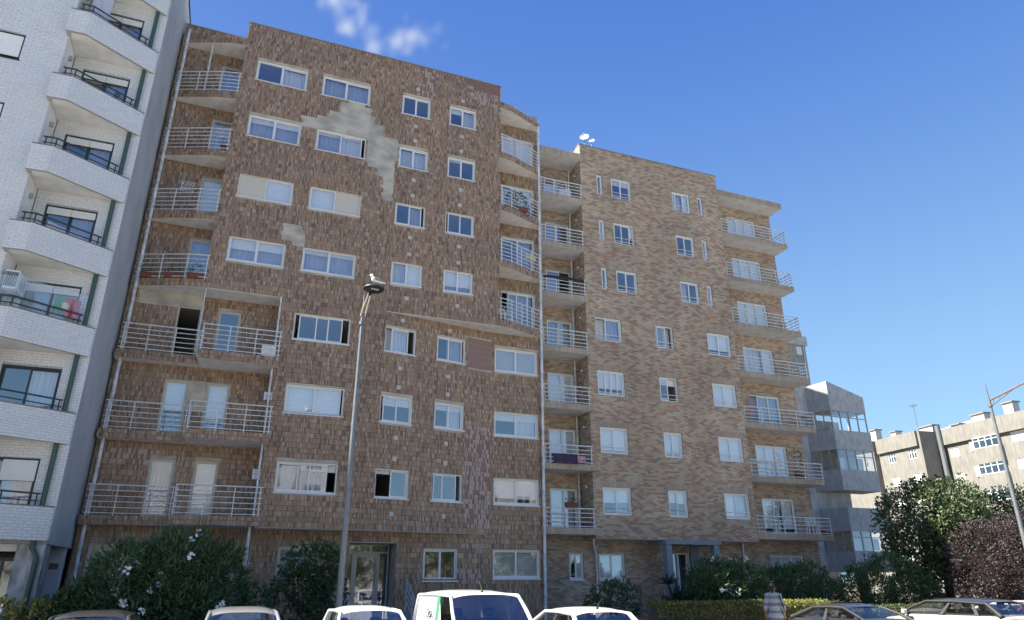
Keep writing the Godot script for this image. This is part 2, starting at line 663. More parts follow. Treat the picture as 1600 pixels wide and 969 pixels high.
# leaves: [from, to, what] along the width. what is a word: o open, d bare glass, c curtain, s sheer curtain, B closed beige board,
# and a number after b gives a roller shutter lowered by so many hundredths: "b40c"
func window(bld: Node, called: String, at: Vector3, ud: Vector3, w: float, h: float, leaves: Array, frame_mat: Material, bars := false, sill := true, deep := 3.5, blind_mat := "blind_white", outside := false) -> Node3D:
	var nn := ud.cross(Vector3.UP)
	var win := part(called, bld)
	win.transform = Transform3D(Basis(ud, Vector3.UP, nn), at)
	var f := MB.new()
	var fw := 0.05
	rect_ring(f, 0, 0, w, h, fw, -0.17, -0.05)
	put("frame", f.mesh(), frame_mat, win)
	if sill:
		var s := MB.new()
		s.hexa([Vector3(-0.03, -0.05, 0.05), Vector3(w + 0.03, -0.05, 0.05), Vector3(w + 0.03, -0.05, -0.02), Vector3(-0.03, -0.05, -0.02), Vector3(-0.03, -0.012, 0.05), Vector3(w + 0.03, -0.012, 0.05), Vector3(w + 0.03, 0.004, -0.02), Vector3(-0.03, 0.004, -0.02)])
		put("sill", s.mesh(), frame_mat, win)
	var track := 0
	for leaf in leaves:
		var x0: float = fw + leaf[0] * (w - 2 * fw)
		var x1: float = fw + leaf[1] * (w - 2 * fw)
		var what: String = leaf[2]
		var z := -0.09 - 0.035 * (track % 2)
		track += 1
		if what.begins_with("B"):
			var bd := MB.new()
			bd.cbox(Vector3(x0, fw, z - 0.02), Vector3(x1, h - fw, z + 0.02), 0.008)
			put("shutter_board", bd.mesh(), M.board_beige, win)
			continue
		if not what.begins_with("o"):
			var s := MB.new()
			rect_ring(s, x0, fw, x1, h - fw, 0.045, z - 0.02, z + 0.015)
			put("sash", s.mesh(), frame_mat, win)
			put("pane", unit_mesh("pane"), M.glass, win, Transform3D(Basis.from_scale(Vector3(x1 - x0 - 0.08, h - 2 * fw - 0.08, 0.006)), Vector3(x0 + 0.04, fw + 0.04, z)))
		var low := 0.0
		var i := what.find("b")
		if i >= 0:
			low = what.substr(i + 1).to_int() / 100.0
			var bh := (h - 2 * fw) * low
			put("roller_shutter", unit_mesh("blind"), M[blind_mat], win, Transform3D(Basis.from_scale(Vector3(x1 - x0 - 0.01, bh, 0.012)), Vector3(x0 + 0.005, h - fw - bh, -0.058 if outside else -0.19)))
		if what.contains("c") or what.contains("s"):
			var cm: Material = M.curtain_blue if what.contains("c") else M.curtain_white
			put("curtain", unit_mesh("curtain"), cm, win, Transform3D(Basis.from_scale(Vector3(x1 - x0 - 0.01, h - 0.06, 0.05)), Vector3(x0 + 0.005, 0.03, -0.30)))
		if what.contains("t"):
			var c := MB.new()
			var line0 := []
			var line1 := []
			for k in 17:
				var x := x0 + (x1 - x0) * k / 16.0
				var mid := (x0 + x1) * 0.5
				line0.append(Vector3(lerpf(mid, x, 0.45), 0.04, -0.28 + 0.03 * sin(k * 2.2)))
				line1.append(Vector3(x, h * 0.9, -0.28 + 0.02 * sin(k * 2.2)))
			c.loft([line0, line1])
			put("curtain", c.mesh(), M.curtain_white, win)
	if bars:
		var k := MB.new()
		for y in [0.10, 0.26]:
			k.tube([Vector3(0, h * y, 0.03), Vector3(w, h * y, 0.03)], [0.014], 6)
		put("guard_bar", k.mesh(), frame_mat, win)
	put("room", unit_mesh("room"), M.room, win, Transform3D(Basis.from_scale(Vector3(w + 0.3, h + 0.3, deep)), Vector3(-0.15, -0.15, -0.201)))
	return win


# ---------------------------------------------------------------- railings
func offset_path(pts: Array, y: float) -> Array:
	return pts.map(func(q): return Vector3(q.x, y, q.y))


# pts: plan points x, z. Every rail and every post is a piece of its own.
func railing(bal: Node, pts: Array, y: float, heights: Array, m: Material, r := 0.017, step := 0.9, post_r := 0.021) -> void:
	for i in heights.size():
		var b := MB.new()
		b.tube(offset_path(pts, y + heights[i]), [r * (1.5 if i == heights.size() - 1 else 1.0)], 6)
		put("rail", b.mesh(), m, bal)
	for i in pts.size() - 1:
		var a: Vector2 = pts[i]
		var d: Vector2 = pts[i + 1]
		var count := maxi(1, roundi(a.distance_to(d) / step))
		for k in range(1 if i > 0 else 0, count + 1):
			var q := a.lerp(d, float(k) / count)
			if i == 0 and k == 0:
				q = a.lerp(d, 0.08 / maxf(a.distance_to(d), 0.1))
			elif i == pts.size() - 2 and k == count:
				q = d.lerp(a, 0.08 / maxf(a.distance_to(d), 0.1))
			var b := MB.new()
			b.tube([Vector3(q.x, y - 0.02, q.y), Vector3(q.x, y + heights[-1], q.y)], [post_r], 6)
			put("post", b.mesh(), m, bal)


# facing on the outer edges of a slab; edge points run so that outside lies to the right
func fascia(p: Pieces, kind: String, pts: Array, y0: float, y1: float) -> void:
	for i in pts.size() - 1:
		var a: Vector2 = pts[i]
		var b: Vector2 = pts[i + 1]
		var d := (b - a).normalized()
		var dummy := MB.new()
		facade(dummy, p, kind, Vector3(a.x, 0, a.y), Vector3(d.x, 0, d.y), 0.0, a.distance_to(b), y0, y1)


const X := Vector3.RIGHT
const TOWARD := Vector3(0, 0, 1)
const AWAY := Vector3(0, 0, -1)
const RAILS := [0.06, 0.24, 0.42, 0.60, 0.78, 0.96]


# the hidden sides, back and roof of a block, so that its rooms are closed
func shell(st: MB, x0: float, x1: float, z0: float, z1: float, y1: float) -> void:
	st.box(Vector3(x0, 0, z0), Vector3(x1, y1, z0 + 0.25))
	st.box(Vector3(x0, y1 - 0.25, z0 + 0.25), Vector3(x1, y1 - 0.002, z1))


func brown_mark(u: float, y: float, plane: int) -> int:
	if plane == 0:
		# where tiles have come off, in steps of whole tiles
		for r in [[0.66, 20.0, 1.5, 20.42], [1.32, 20.0, 1.75, 20.75], [1.7, 20.0, 2.25, 21.1], [2.2, 20.0, 3.55, 21.55], [2.6, 21.5, 3.2, 21.72], [3.5, 18.85, 3.75, 21.2], [3.6, 18.7, 4.15, 20.85], [3.95, 18.3, 4.75, 20.35], [4.6, 19.25, 4.88, 20.35], [4.28, 17.1, 4.76, 18.7]]:
			var w := 0.06 * sin(y * 17.0 + u * 5.0)
			if u > r[0] + w and u < r[2] + w and y > r[1] and y < r[3]:
				return 1
		if (u > 0.48 and u < 1.22 and y > 14.5 and y < 15.38) or (u > 0.9 and u < 1.36 and y > 14.4 and y < 15.15):
			return 1
		if u > 5.6 + 0.1 * sin(y * 9.0) and u < 6.45 and y > 22.95 and y < 24.6:
			return 2
		if (u > 8.45 and y > 24.12) or (u > 7.9 and y > 24.3):
			return 3
		if u > 7.75 + 0.3 * (24.1 - y) and y > 23.3 + 0.1 * sin(u * 7.0) and u < 9.5 and y < 24.25:
			return 2
	elif plane == 1:
		# angled wall, u along it from its left end
		if u > 3.95 + 0.08 * sin(y * 5.0) and u < 5.15 and y > 3.9 and y < 7.9:
			return 2
		if u > 3.92 and y > 10.36 and y < 11.72:
			return 1
	elif plane == 2:
		if u > 8.5 and u < 9.37 and ((y > 1.8 and y < 2.4) or (y > 2.7 and y < 3.3)):
			return 2
	elif plane == 3:
		if u > -4.2 and u < -2.7 and y > 5.72 and y < 6.25 + 0.05 * sin(u * 6.0):
			return 2
		if u > -1.99 and u < -1.4 and y > 7.75 and y < 8.78:
			return 1
		if y > 11.55 + 0.05 * sin(u * 5.0) and y < 12.1 and u < -1.95 and u > -4.2:
			return 1
	return 0


func brown_building() -> void:
	var b := thing("apartment_building", "tall brown tiled apartment block with bare cement patches between the white and tan blocks", "building")
	var st := MB.new()
	var p := Pieces.new()
	var LV := []
	for k in 8:
		LV.append(3.68 + 2.815 * k)
	var tops := [22.82, 20.02, 17.19, 14.41, 11.58, 8.76, 5.94]
	var FW: Material = M.frame_white
	# upper front
	var cols := [[-1.40, 0.69], [1.34, 3.44], [4.90, 6.22], [7.14, 8.46]]
	var upper := [
		[[[0, 0.5, "d"], [0.5, 1, "s"]], [[0, 0.5, "c"], [0.5, 1, "c"]], [[0, 0.5, "d"], [0.5, 1, "d"]], [[0, 0.5, "b28d"], [0.5, 1, "s"]]],
		[[[0, 0.5, "b26c"], [0.5, 1, "b26c"]], [[0, 0.5, "b14c"], [0.48, 0.94, "b12s"]], [[0, 0.5, "s"], [0.5, 1, "s"]], [[0, 0.5, "b12d"], [0.5, 1, "d"]]],
		[[[0, 0.5, "B"], [0.5, 1, "b100"]], [[0, 0.5, "b100"], [0.5, 1, "B"]], [[0, 0.5, "d"], [0.46, 0.92, "c"]], [[0.06, 0.54, "d"], [0.5, 1, "d"]]],
		[[[0, 0.5, "b46c"], [0.5, 1, "b40c"]], [[0, 0.5, "b20c"], [0.5, 1, "b18c"]], [[0, 0.5, "s"], [0.5, 1, "b100"]], [[0, 0.5, "b72c"], [0.5, 1, "b70c"]]]]
	var holes := []
	for r in 4:
		for cidx in 4:
			var cc = cols[cidx]
			holes.append([cc[0], tops[r] - 1.04, cc[1], tops[r]])
			window(b, "window", Vector3(cc[0], tops[r] - 1.04, 0), X, cc[1] - cc[0], 1.04, upper[r][cidx], FW)
	facade(st, p, "tile", Vector3.ZERO, X, -1.95, 9.65, LV[3], 24.6, holes, 0.2, brown_mark.bind(0))
	facade(st, p, "tile", Vector3(-1.95, 0, 0), TOWARD, -1.05, 0.0, LV[3], 24.6)
	facade(st, p, "tile", Vector3(9.65, 0, 0), AWAY, 0.0, 1.2, LV[3], 24.6)
	# recesses of the upper balconies
	holes = []
	for r in 4:
		var y0: float = LV[3 + (3 - r)] + 0.31
		var y1: float = tops[r] + 0.08
		holes.append([-2.84, y0, -2.0, y1])
		window(b, "balcony_door", Vector3(-2.84, y0, -1.05), X, 0.84, y1 - y0, [[0, 1, ["c", "s", "b100", "c"][r]]], M.frame_cream, false, false)
	facade(st, p, "tile", Vector3(0, 0, -1.05), X, -4.55, -1.95, LV[3], 24.55, holes)
	holes = []
	var rdoors := [[[0, 0.5, "b90d"], [0.5, 1, "b100"]], [[0, 0.5, "s"], [0.5, 1, "b100"]], [[0, 0.5, "d"], [0.5, 1, "c"]], [[0, 0.2, "o"], [0.2, 0.5, "c"], [0.45, 0.82, "c"], [0.78, 1, "c"]]]
	for r in 4:
		var y0: float = LV[3 + (3 - r)] + 0.31
		var y1: float = tops[r] - 0.1
		holes.append([10.2, y0, 11.9, y1])
		window(b, "balcony_door", Vector3(10.2, y0, -1.2), X, 1.7, y1 - y0, rdoors[r], FW, false, false)
	facade(st, p, "tile", Vector3(0, 0, -1.2), X, 9.65, 12.1, LV[3], 24.2, holes)
	# lower front: straight, then drawing back at an angle, then straight again
	var kink := Vector3(4.65, 0, 0)
	var turn := Vector3(9.72, 0, -0.95) - kink
	var along := turn.normalized()
	holes = []
	var low1 := [[[0.07, 0.40, "d"], [0.38, 0.62, "d"], [0.60, 0.88, "d"], [0.88, 1, "o"]], [[0, 0.5, "b100"], [0.5, 0.97, "b100"]], [[0, 0.36, "t"], [0.34, 0.55, "b24s"], [0.53, 0.85, "b26s"], [0.85, 1, "ob26"]]]
	for r in 3:
		holes.append([1.33, tops[4 + r] - 1.06, 3.46, tops[4 + r]])
		window(b, "window", Vector3(1.33, tops[4 + r] - 1.06, 0), X, 2.13, 1.06, low1[r], FW)
	facade(st, p, "tile", Vector3.ZERO, X, 0.84, 4.65, LV[0], LV[3], holes)
	facade(st, p, "tile", Vector3(0.84, 0, 0), TOWARD, -1.05, 0.0, LV[0], LV[3])
	holes = []
	var low2 := [[[[0.0, 0.26, "os"], [0.22, 0.80, "s"], [0.8, 1, "o"]], [[0, 0.44, "d"], [0.42, 0.94, "c"]]], [[[0.07, 0.54, "b36d"], [0.5, 1, "b34d"]], [[0, 0.5, "b26d"], [0.5, 1, "b26s"]]], [[[0, 0.47, "ob14"], [0.47, 1, "d"]], [[0.04, 0.38, "d"], [0.36, 0.86, "d"], [0.86, 1, "o"]]]]
	for r in 3:
		for cidx in 2:
			var u0: float = [0.20, 2.50][cidx]
			var top: float = tops[4 + r] - 0.06
			holes.append([u0, top - 1.05, u0 + 1.35, top])
			window(b, "window", kink + along * u0 + Vector3(0, top - 1.05, 0), along, 1.35, 1.05, low2[r][cidx], FW)
	facade(st, p, "tile", kink, along, 0.0, turn.length(), LV[0], LV[3], holes, 0.2, brown_mark.bind(1))
	holes = []
	var low3 := [[[0, 0.5, "b100"], [0.5, 1, "b100"]], [[0, 0.5, "b36d"], [0.5, 1, "b34s"]], [[0, 0.5, "b78d"], [0.5, 1, "b80d"]], [[0, 0.5, "b100"], [0.5, 1, "b100"]]]
	for r in 4:
		var top: float = ([11.46, 8.67, 5.89, 3.10])[r]
		holes.append([9.84, top - 1.06, 11.86, top])
		window(b, "window", Vector3(9.84, top - 1.06, -0.95), X, 2.02, 1.06, low3[r], FW, false, true, 3.5, "blind_grey" if r in [0, 3] else "blind_white")
	facade(st, p, "tile", Vector3(0, 0, -0.95), X, 9.72, 12.1, 0.0, LV[3], holes)
	# bare square of old red-brown tiles beside the window of the fourth floor
	for r in 5:
		for k in 9:
			var t := MB.new()
			t.cbox(Vector3(0, 0, 0), Vector3(0.125, 0.255, 0.012 + 0.004 * rng.randf()), 0.004)
			put("tile", t.mesh() if k + r == 0 else shared.red_tile, M.red_tile, b, Transform3D(Basis(along, Vector3.UP, along.cross(Vector3.UP)), kink + along * (3.95 + k * 0.134) + Vector3(0, 10.37 + r * 0.268, 0)))
			if k + r == 0:
				shared.red_tile = t.mesh()
	# ground floor
	holes = [[-4.12, 2.0, -2.5, 3.12], [-1.0, 2.0, 0.36, 3.1], [1.77, 1.97, 3.1, 3.09], [4.26, 0.96, 5.99, 3.27], [7.04, 1.97, 8.40, 3.09]]
	var gl := [[[0, 0.5, "b100"], [0.5, 1, "b100"]], [[0, 0.5, "b100"], [0.5, 1, "b100"]], [[0, 0.5, "b100"], [0.5, 1, "b60d"]], [], [[0, 0.5, "d"], [0.5, 1, "d"]]]
	for k in [0, 1, 2, 4]:
		var h = holes[k]
		window(b, "window", Vector3(h[0], h[1], -0.95), X, h[2] - h[0], h[3] - h[1], gl[k], FW if k == 4 else M.frame_cream, false, true, 3.5, "blind_grey")
	facade(st, p, "tile", Vector3(0, 0, -0.95), X, -4.55, 9.72, 0.0, LV[0], holes, 1.1, brown_mark.bind(2))
	entrance(b)
	# recess behind the lower balconies
	holes = []
	var ld := [[["o"], ["d"]], [["b55c"], ["b70c"]], [["s"], ["b100"]]]
	for r in 3:
		var y0: float = LV[2 - r] + 0.31
		var y1: float = [11.66, 8.80, 5.95][r]
		for k in 2:
			var x0: float = [-2.81, -1.39][k]
			holes.append([x0, y0, x0 + 0.81, y1])
			window(b, "balcony_door", Vector3(x0, y0, -1.05), X, 0.81, y1 - y0, [[0, 1, ld[r][k][0]]], M.frame_cream, false, false)
	facade(st, p, "tile", Vector3(0, 0, -1.05), X, -4.55, 0.84, LV[0], LV[3], holes, 0.2, brown_mark.bind(3))
	# hidden sides, back, roof
	st.box(Vector3(-4.56, 0, -12), Vector3(-4.45, 24.2, -1.06))
	st.box(Vector3(11.95, 0, -12), Vector3(12.08, 24.2, -1.22))
	shell(st, -4.56, 12.08, -12.2, -1.25, 24.2)
	st.box(Vector3(-1.94, 24.0, -1.3), Vector3(9.64, 24.25, -0.01))
	st.box(Vector3(-1.9, 24.25, -0.25), Vector3(9.6, 24.59, -0.02))
	put("wall", st.mesh(), M.cement, b)
	var cop := MB.new()
	cop.box(Vector3(-2.0, 24.6, -0.28), Vector3(9.70, 24.65, 0.045))
	cop.box(Vector3(-4.56, 24.55, -1.3), Vector3(-2.0, 24.60, -1.0))
	cop.box(Vector3(9.70, 24.2, -1.5), Vector3(12.1, 24.25, -1.15))
	put("coping", cop.mesh(), M.coping, b)
	for q in [[[Vector2(-1.94, -0.02), Vector2(0.86, -0.02), Vector2(0.86, -1.04), Vector2(-1.94, -1.04)], 3], [[Vector2(4.66, -0.02), Vector2(9.64, -0.02), Vector2(9.64, -0.94)], 3], [[Vector2(0.86, -0.02), Vector2(4.66, -0.02), Vector2(9.6, -0.945), Vector2(0.86, -0.945)], 0]]:
		var sof := MB.new()
		sof.prism(q[0], LV[q[1]] - 0.02, LV[q[1]] + 0.1)
		put("soffit", sof.mesh(), M.soffit, b)
	# balconies
	var left := [Vector2(-4.5, -0.82), Vector2(-2.68, -0.12), Vector2(-1.93, 0.03)]
	var right := [Vector2(9.63, 0.03), Vector2(10.3, -0.08), Vector2(12.1, -0.86)]
	for k in range(3, 8):
		var th := 0.30 if k < 7 else 0.34
		var bl := part("balcony" if k < 7 else "canopy", b)
		var s := MB.new()
		s.prism(left + [Vector2(-1.93, -1.06), Vector2(-4.5, -1.06)], LV[k], LV[k] + th)
		put("slab", s.mesh(), M.soffit, bl)
		fascia(p, "tile", left, LV[k], LV[k] + th)
		var br := part("balcony" if k < 7 else "canopy", b)
		s = MB.new()
		s.prism(right + [Vector2(12.1, -1.22), Vector2(9.63, -1.22)], LV[k], LV[k] + th)
		put("slab", s.mesh(), M.soffit, br)
		fascia(p, "tile", right, LV[k], LV[k] + th)
		if k < 7:
			railing(bl, [Vector2(-4.46, -0.78), Vector2(-2.70, -0.08), Vector2(-1.93, 0.09)], LV[k] + th, RAILS, M.rail_white)
			railing(br, [Vector2(9.66, 0.09), Vector2(10.28, -0.04), Vector2(12.02, -0.80)], LV[k] + th, RAILS, M.rail_white, 0.017, 0.7)
	for k in 3:
		var bl := part("balcony", b)
		var s := MB.new()
		s.prism([Vector2(-4.5, -0.5), Vector2(-1.80, -0.5), Vector2(-1.80, -1.06), Vector2(-4.5, -1.06)], LV[k], LV[k] + 0.3)
		put("slab", s.mesh(), M.soffit, bl)
		fascia(p, "tile", [Vector2(-4.5, -0.5), Vector2(-1.80, -0.5)], LV[k], LV[k] + 0.3)
		railing(bl, [Vector2(-4.42, -0.46), Vector2(-1.80, -0.46)], LV[k] + 0.3, RAILS, M.rail_white)
		var br := part("balcony", b)
		s = MB.new()
		s.prism([Vector2(-1.78, 0.38), Vector2(0.97, 0.38), Vector2(0.97, 0.01), Vector2(0.835, 0.01), Vector2(0.835, -1.06), Vector2(-1.78, -1.06)], LV[k], LV[k] + 0.31)
		put("slab", s.mesh(), M.soffit, br)
		fascia(p, "tile", [Vector2(-1.78, -0.5), Vector2(-1.78, 0.38), Vector2(0.97, 0.38)], LV[k], LV[k] + 0.31)
		railing(br, [Vector2(-1.74, -0.4), Vector2(-1.74, 0.42), Vector2(0.97, 0.42)], LV[k] + 0.31, RAILS, M.rail_white)
	many("tile_cladding", p, piece_mesh(), M.tile, b)
	# vent plates
	for v in [[5.58, 23.25, 0], [5.56, 21.2, 0], [5.57, 20.42, 0], [5.6, 18.38, 0], [5.6, 17.6, 0], [5.6, 15.56, 0], [5.6, 14.78, 0], [5.6, 12.77, 0], [7.76, 23.2, 0], [7.76, 21.2, 0], [7.75, 20.4, 0], [7.77, 18.36, 0], [7.76, 17.57, 0], [7.77, 15.52, 0], [7.77, 14.75, 0], [7.78, 12.75, 0], [0.9, 11.85, 1], [0.9, 9.82, 1], [0.9, 9.04, 1], [0.9, 7.06, 1], [0.9, 6.26, 1], [0.9, 4.25, 1], [3.05, 11.8, 1], [3.05, 9.8, 1], [3.05, 9.04, 1], [3.05, 7.04, 1], [3.05, 6.27, 1], [3.05, 4.25, 1]]:
		var ud := X if v[2] == 0 else along
		var o: Vector3 = Vector3(v[0], v[1], 0) if v[2] == 0 else kink + along * v[0] + Vector3(0, v[1], 0)
		if not shared.has("vent"):
			var m := MB.new()
			m.cbox(Vector3(-0.085, -0.085, 0), Vector3(0.085, 0.085, 0.06), 0.012)
			for k in 3:
				m.box(Vector3(-0.055, -0.05 + k * 0.04, 0.058), Vector3(0.055, -0.035 + k * 0.04, 0.068))
			shared.vent = m.mesh()
		put("vent_plate", shared.vent, M.vent, b, Transform3D(Basis(ud, Vector3.UP, ud.cross(Vector3.UP)), o))
	# rain pipes
	pipe(b, Vector3(-4.32, 0, -0.72), 24.0, 0.062, M.pipe_white)
	pipe(b, Vector3(12.0, 0, -0.78), 23.4, 0.062, M.pipe_white)
	pipe(b, Vector3(0.70, 0, 0.02), 3.68, 0.055, M.pipe_white)
	for k in 3:
		pipe(b, Vector3(0.76, LV[k] + 0.3, 0.07), 2.5, 0.035, M.pipe_white)
	pipe(b, Vector3(-1.90, LV[2] + 0.3, 0.02), 2.5, 0.022, M.pipe_white)
	pipe(b, Vector3(-3.3, LV[6] + 0.3, -0.55), 2.5, 0.04, M.pipe_white)


func pipe(b: Node, at: Vector3, h: float, r: float, m: Material) -> void:
	var t := MB.new()
	t.tube([at, at + Vector3(0, h, 0)], [r], 10)
	var y := 1.4
	while y < h:
		t.tube([at + Vector3(0, y, 0), at + Vector3(0, y + 0.09, 0)], [r * 1.22], 10)
		t.box(at + Vector3(-0.012, y - 0.6, -0.14), at + Vector3(0.012, y - 0.57, 0))
		y += 2.82
	put("rain_pipe", t.mesh(), m, b)


func entrance(b: Node3D) -> void:
	var d := part("entrance_door", b, Vector3(4.26, 0.96, -2.0))
	var f := MB.new()
	rect_ring(f, 0.05, 0, 1.68, 2.3, 0.05, -0.05, 0.05)
	f.box(Vector3(0.10, 1.98, -0.05), Vector3(1.63, 2.03, 0.05))
	f.box(Vector3(0.28, 0.05, -0.05), Vector3(0.33, 1.98, 0.05))
	f.box(Vector3(1.28, 0.05, -0.05), Vector3(1.33, 1.98, 0.05))
	put("frame", f.mesh(), M.frame_cream, d)
	var s := MB.new()
	rect_ring(s, 0.33, 0.05, 1.28, 1.98, 0.14, -0.03, 0.04)
	put("door_leaf", s.mesh(), M.frame_cream, d)
	for q in [[0.47, 0.19, 1.14, 1.84], [0.1, 0.05, 0.28, 1.98], [1.33, 0.05, 1.63, 1.98], [0.1, 2.03, 1.63, 2.25]]:
		put("pane", unit_mesh("pane"), M.glass, d, Transform3D(Basis.from_scale(Vector3(q[2] - q[0], q[3] - q[1], 0.006)), Vector3(q[0], q[1], 0)))
	var h := MB.new()
	h.tube([Vector3(1.18, 0.8, 0.06), Vector3(1.18, 0.8, 0.1), Vector3(1.18, 1.75, 0.1), Vector3(1.18, 1.75, 0.06)], [0.015], 8)
	put("handle", h.mesh(), M.frame_grey, d)
	put("room", unit_mesh("room"), M.room, d, Transform3D(Basis.from_scale(Vector3(1.9, 2.5, 3.0)), Vector3(-0.1, -0.1, -0.06)))
	var notice := MB.new()
	notice.box(Vector3(5.985, 1.5, -1.35), Vector3(5.975, 2.1, -1.2))
	put("notice", notice.mesh(), M.frame_grey, b)
	var steps := part("entrance_steps", b)
	for k in 6:
		var m := MB.new()
		m.cbox(Vector3(3.9, 0, -0.96 + (5 - k) * 0.0), Vector3(6.35, 0.16 * (k + 1), 0.25 + (5 - k) * 0.3), 0.012)
		put("step", m.mesh(), M.step_stone, steps)
	for x in [4.0, 6.25]:
		var r := part("handrail", b)
		for k in 4:
			var m := MB.new()
			var lift := 0.35 + k * 0.22
			m.tube([Vector3(x, 0.96 + lift, -0.85), Vector3(x, 0.96 + lift, 0.0), Vector3(x, 0.12 + lift, 1.75)] if k == 3 else [Vector3(x, 0.96 + lift, -0.1), Vector3(x, 0.12 + lift, 1.75)], [0.022], 6)
			put("rail", m.mesh(), M.rail_blue, r)
		for q in [[-0.1, 0.96], [0.85, 0.5], [1.75, 0.05]]:
			var m := MB.new()
			m.tube([Vector3(x, q[1], q[0]), Vector3(x, q[1] + 1.06, q[0])], [0.025], 6)
			put("post", m.mesh(), M.rail_blue, r)


func tan_building() -> void:
	var b := thing("apartment_building", "tan brick apartment block with grey entrance portal right of the brown block", "building")
	var st := MB.new()
	var p := Pieces.new()
	var zf := -1.2
	var zb := -2.36
	var RL := []
	for k in 8:
		RL.append(3.75 + 2.65 * k)
	RL[7] = 22.24
	var tops := [21.66, 19.02, 16.36, 13.70, 11.06, 8.41, 5.76]
	var FW: Material = M.frame_white
	var holes := []
	var up3 := [
		[[[0, 1, "s"]], [[0, 0.5, "b26d"], [0.5, 1, "b28d"]], [[0, 0.2, "b100"], [0.12, 0.66, "s"], [0.62, 1, "b100"]], [[0, 1, "s"]]],
		[[[0, 1, "b86"]], [[0, 0.42, "d"], [0.38, 0.86, "d"], [0.86, 1, "ob60"]], [[0, 0.5, "d"], [0.5, 1, "d"]], [[0, 1, "b100"]]],
		[[[0, 1, "s"]], [[0, 0.5, "d"], [0.5, 1, "d"]], [[0, 0.5, "s"], [0.5, 1, "d"]], [[0, 1, "b100"]]]]
	var xs4 := [[15.47, 15.78], [16.31, 17.48], [20.06, 21.17], [21.69, 22.0]]
	for r in 3:
		for k in 4:
			var h := [xs4[k][0], tops[r] - 1.17, xs4[k][1], tops[r]]
			holes.append(h)
			window(b, "window", Vector3(h[0], h[1], zf), X, h[2] - h[0], 1.17, up3[r][k], FW, true, false)
	var low := [
		[[[0, 0.42, "os"], [0.40, 1, "c"]], [[0.06, 0.62, "c"], [0.6, 1, "os"]], [[0, 0.5, "b74d"], [0.5, 1, "b76d"]]],
		[[[0, 0.3, "b72d"], [0.28, 0.52, "b70d"], [0.5, 0.78, "b70d"], [0.76, 1, "b72d"]], [[0, 0.5, "b28d"], [0.5, 1, "ob30"]], [[0, 0.5, "b100"], [0.46, 1, "b96"]]],
		[[[0, 0.5, "b92"], [0.5, 1, "b92"]], [[0, 0.5, "b86"], [0.5, 1, "b86"]], [[0, 0.5, "b100"], [0.5, 1, "b100"]]],
		[[[0, 0.5, "b56d"], [0.5, 1, "b54c"]], [[0, 0.5, "b46d"], [0.5, 1, "b48d"]], [[0, 0.48, "b100"], [0.44, 1, "s"]]]]
	var xs3 := [[14.99, 16.41], [18.33, 19.33], [21.39, 22.79]]
	for r in 4:
		for k in 3:
			var top: float = tops[3 + r]
			var h := [xs3[k][0], top - 1.17, xs3[k][1], top]
			holes.append(h)
			window(b, "window", Vector3(h[0], h[1], zf), X, h[2] - h[0], 1.17, low[r][k], FW, true, false)
	# a course of upright bricks sits over every opening
	var over := []
	for h in holes:
		if h[2] - h[0] > 0.5:
			over.append([h[0] - 0.1, h[3] - 0.001, h[2] + 0.1, h[3] + 0.26])
	var sub := MB.new()
	facade(st, Pieces.new(), "", Vector3(0, 0, zf), X, 14.54, 23.1, 3.63, 23.26, holes)
	facade(sub, p, "brick", Vector3(0, 0, zf), X, 14.54, 23.1, 3.63, 23.26, holes + over)
	for o in over:
		facade(sub, p, "soldier", Vector3(0, 0, zf), X, o[0], o[2], o[1], o[3])
	facade(st, p, "brick", Vector3(14.54, 0, zf), TOWARD, zb - zf, 0.0, 3.63, 23.26)
	facade(st, p, "brick", Vector3(23.1, 0, zf), AWAY, 0.0, 1.2, 3.63, 23.26)
	# left recess
	holes = []
	var lo := [[[0, 0.5, "d"], [0.5, 1, "s"]], [[0, 0.5, "c"], [0.5, 1, "d"]], [[0, 0.56, "c"], [0.56, 1, "o"]], [[0, 0.5, "c"], [0.5, 1, "s"]], [[0, 0.5, "b96"], [0.5, 1, "b92"]], [[0, 0.5, "b100"], [0.5, 1, "b82"]], [[0, 0.5, "b100"], [0.5, 1, "s"]]]
	for r in 7:
		var y0: float = RL[6 - r] + 0.27
		holes.append([13.0, y0, 14.36, tops[r]])
		window(b, "balcony_door", Vector3(13.0, y0, zb), X, 1.36, tops[r] - y0, lo[r], FW, false, false)
	holes.append([13.85, 1.98, 14.53, 3.06])
	window(b, "window", Vector3(13.85, 1.98, zb), X, 0.68, 1.08, [[0, 0.5, "d"], [0.5, 1, "b100"]], FW, false, true)
	holes.append([15.27, 1.97, 16.57, 3.07])
	window(b, "window", Vector3(15.27, 1.97, zb), X, 1.30, 1.10, [[0, 0.5, "b100"], [0.5, 1, "b100"]], FW, false, true)
	holes.append([22.15, 2.2, 22.75, 2.95])
	window(b, "window", Vector3(22.15, 2.2, zb), X, 0.6, 0.75, [[0, 0.5, "d"], [0.5, 1, "d"]], FW, false, true)
	holes.append([18.4, 0.9, 20.3, 3.14])
	facade(st, p, "brick", Vector3(0, 0, zb), X, 12.1, 14.54, 3.63, 22.9, holes)
	facade(st, p, "brick", Vector3(0, 0, zb), X, 12.1, 23.1, 0.0, 3.63, holes)
	# right recess
	holes = []
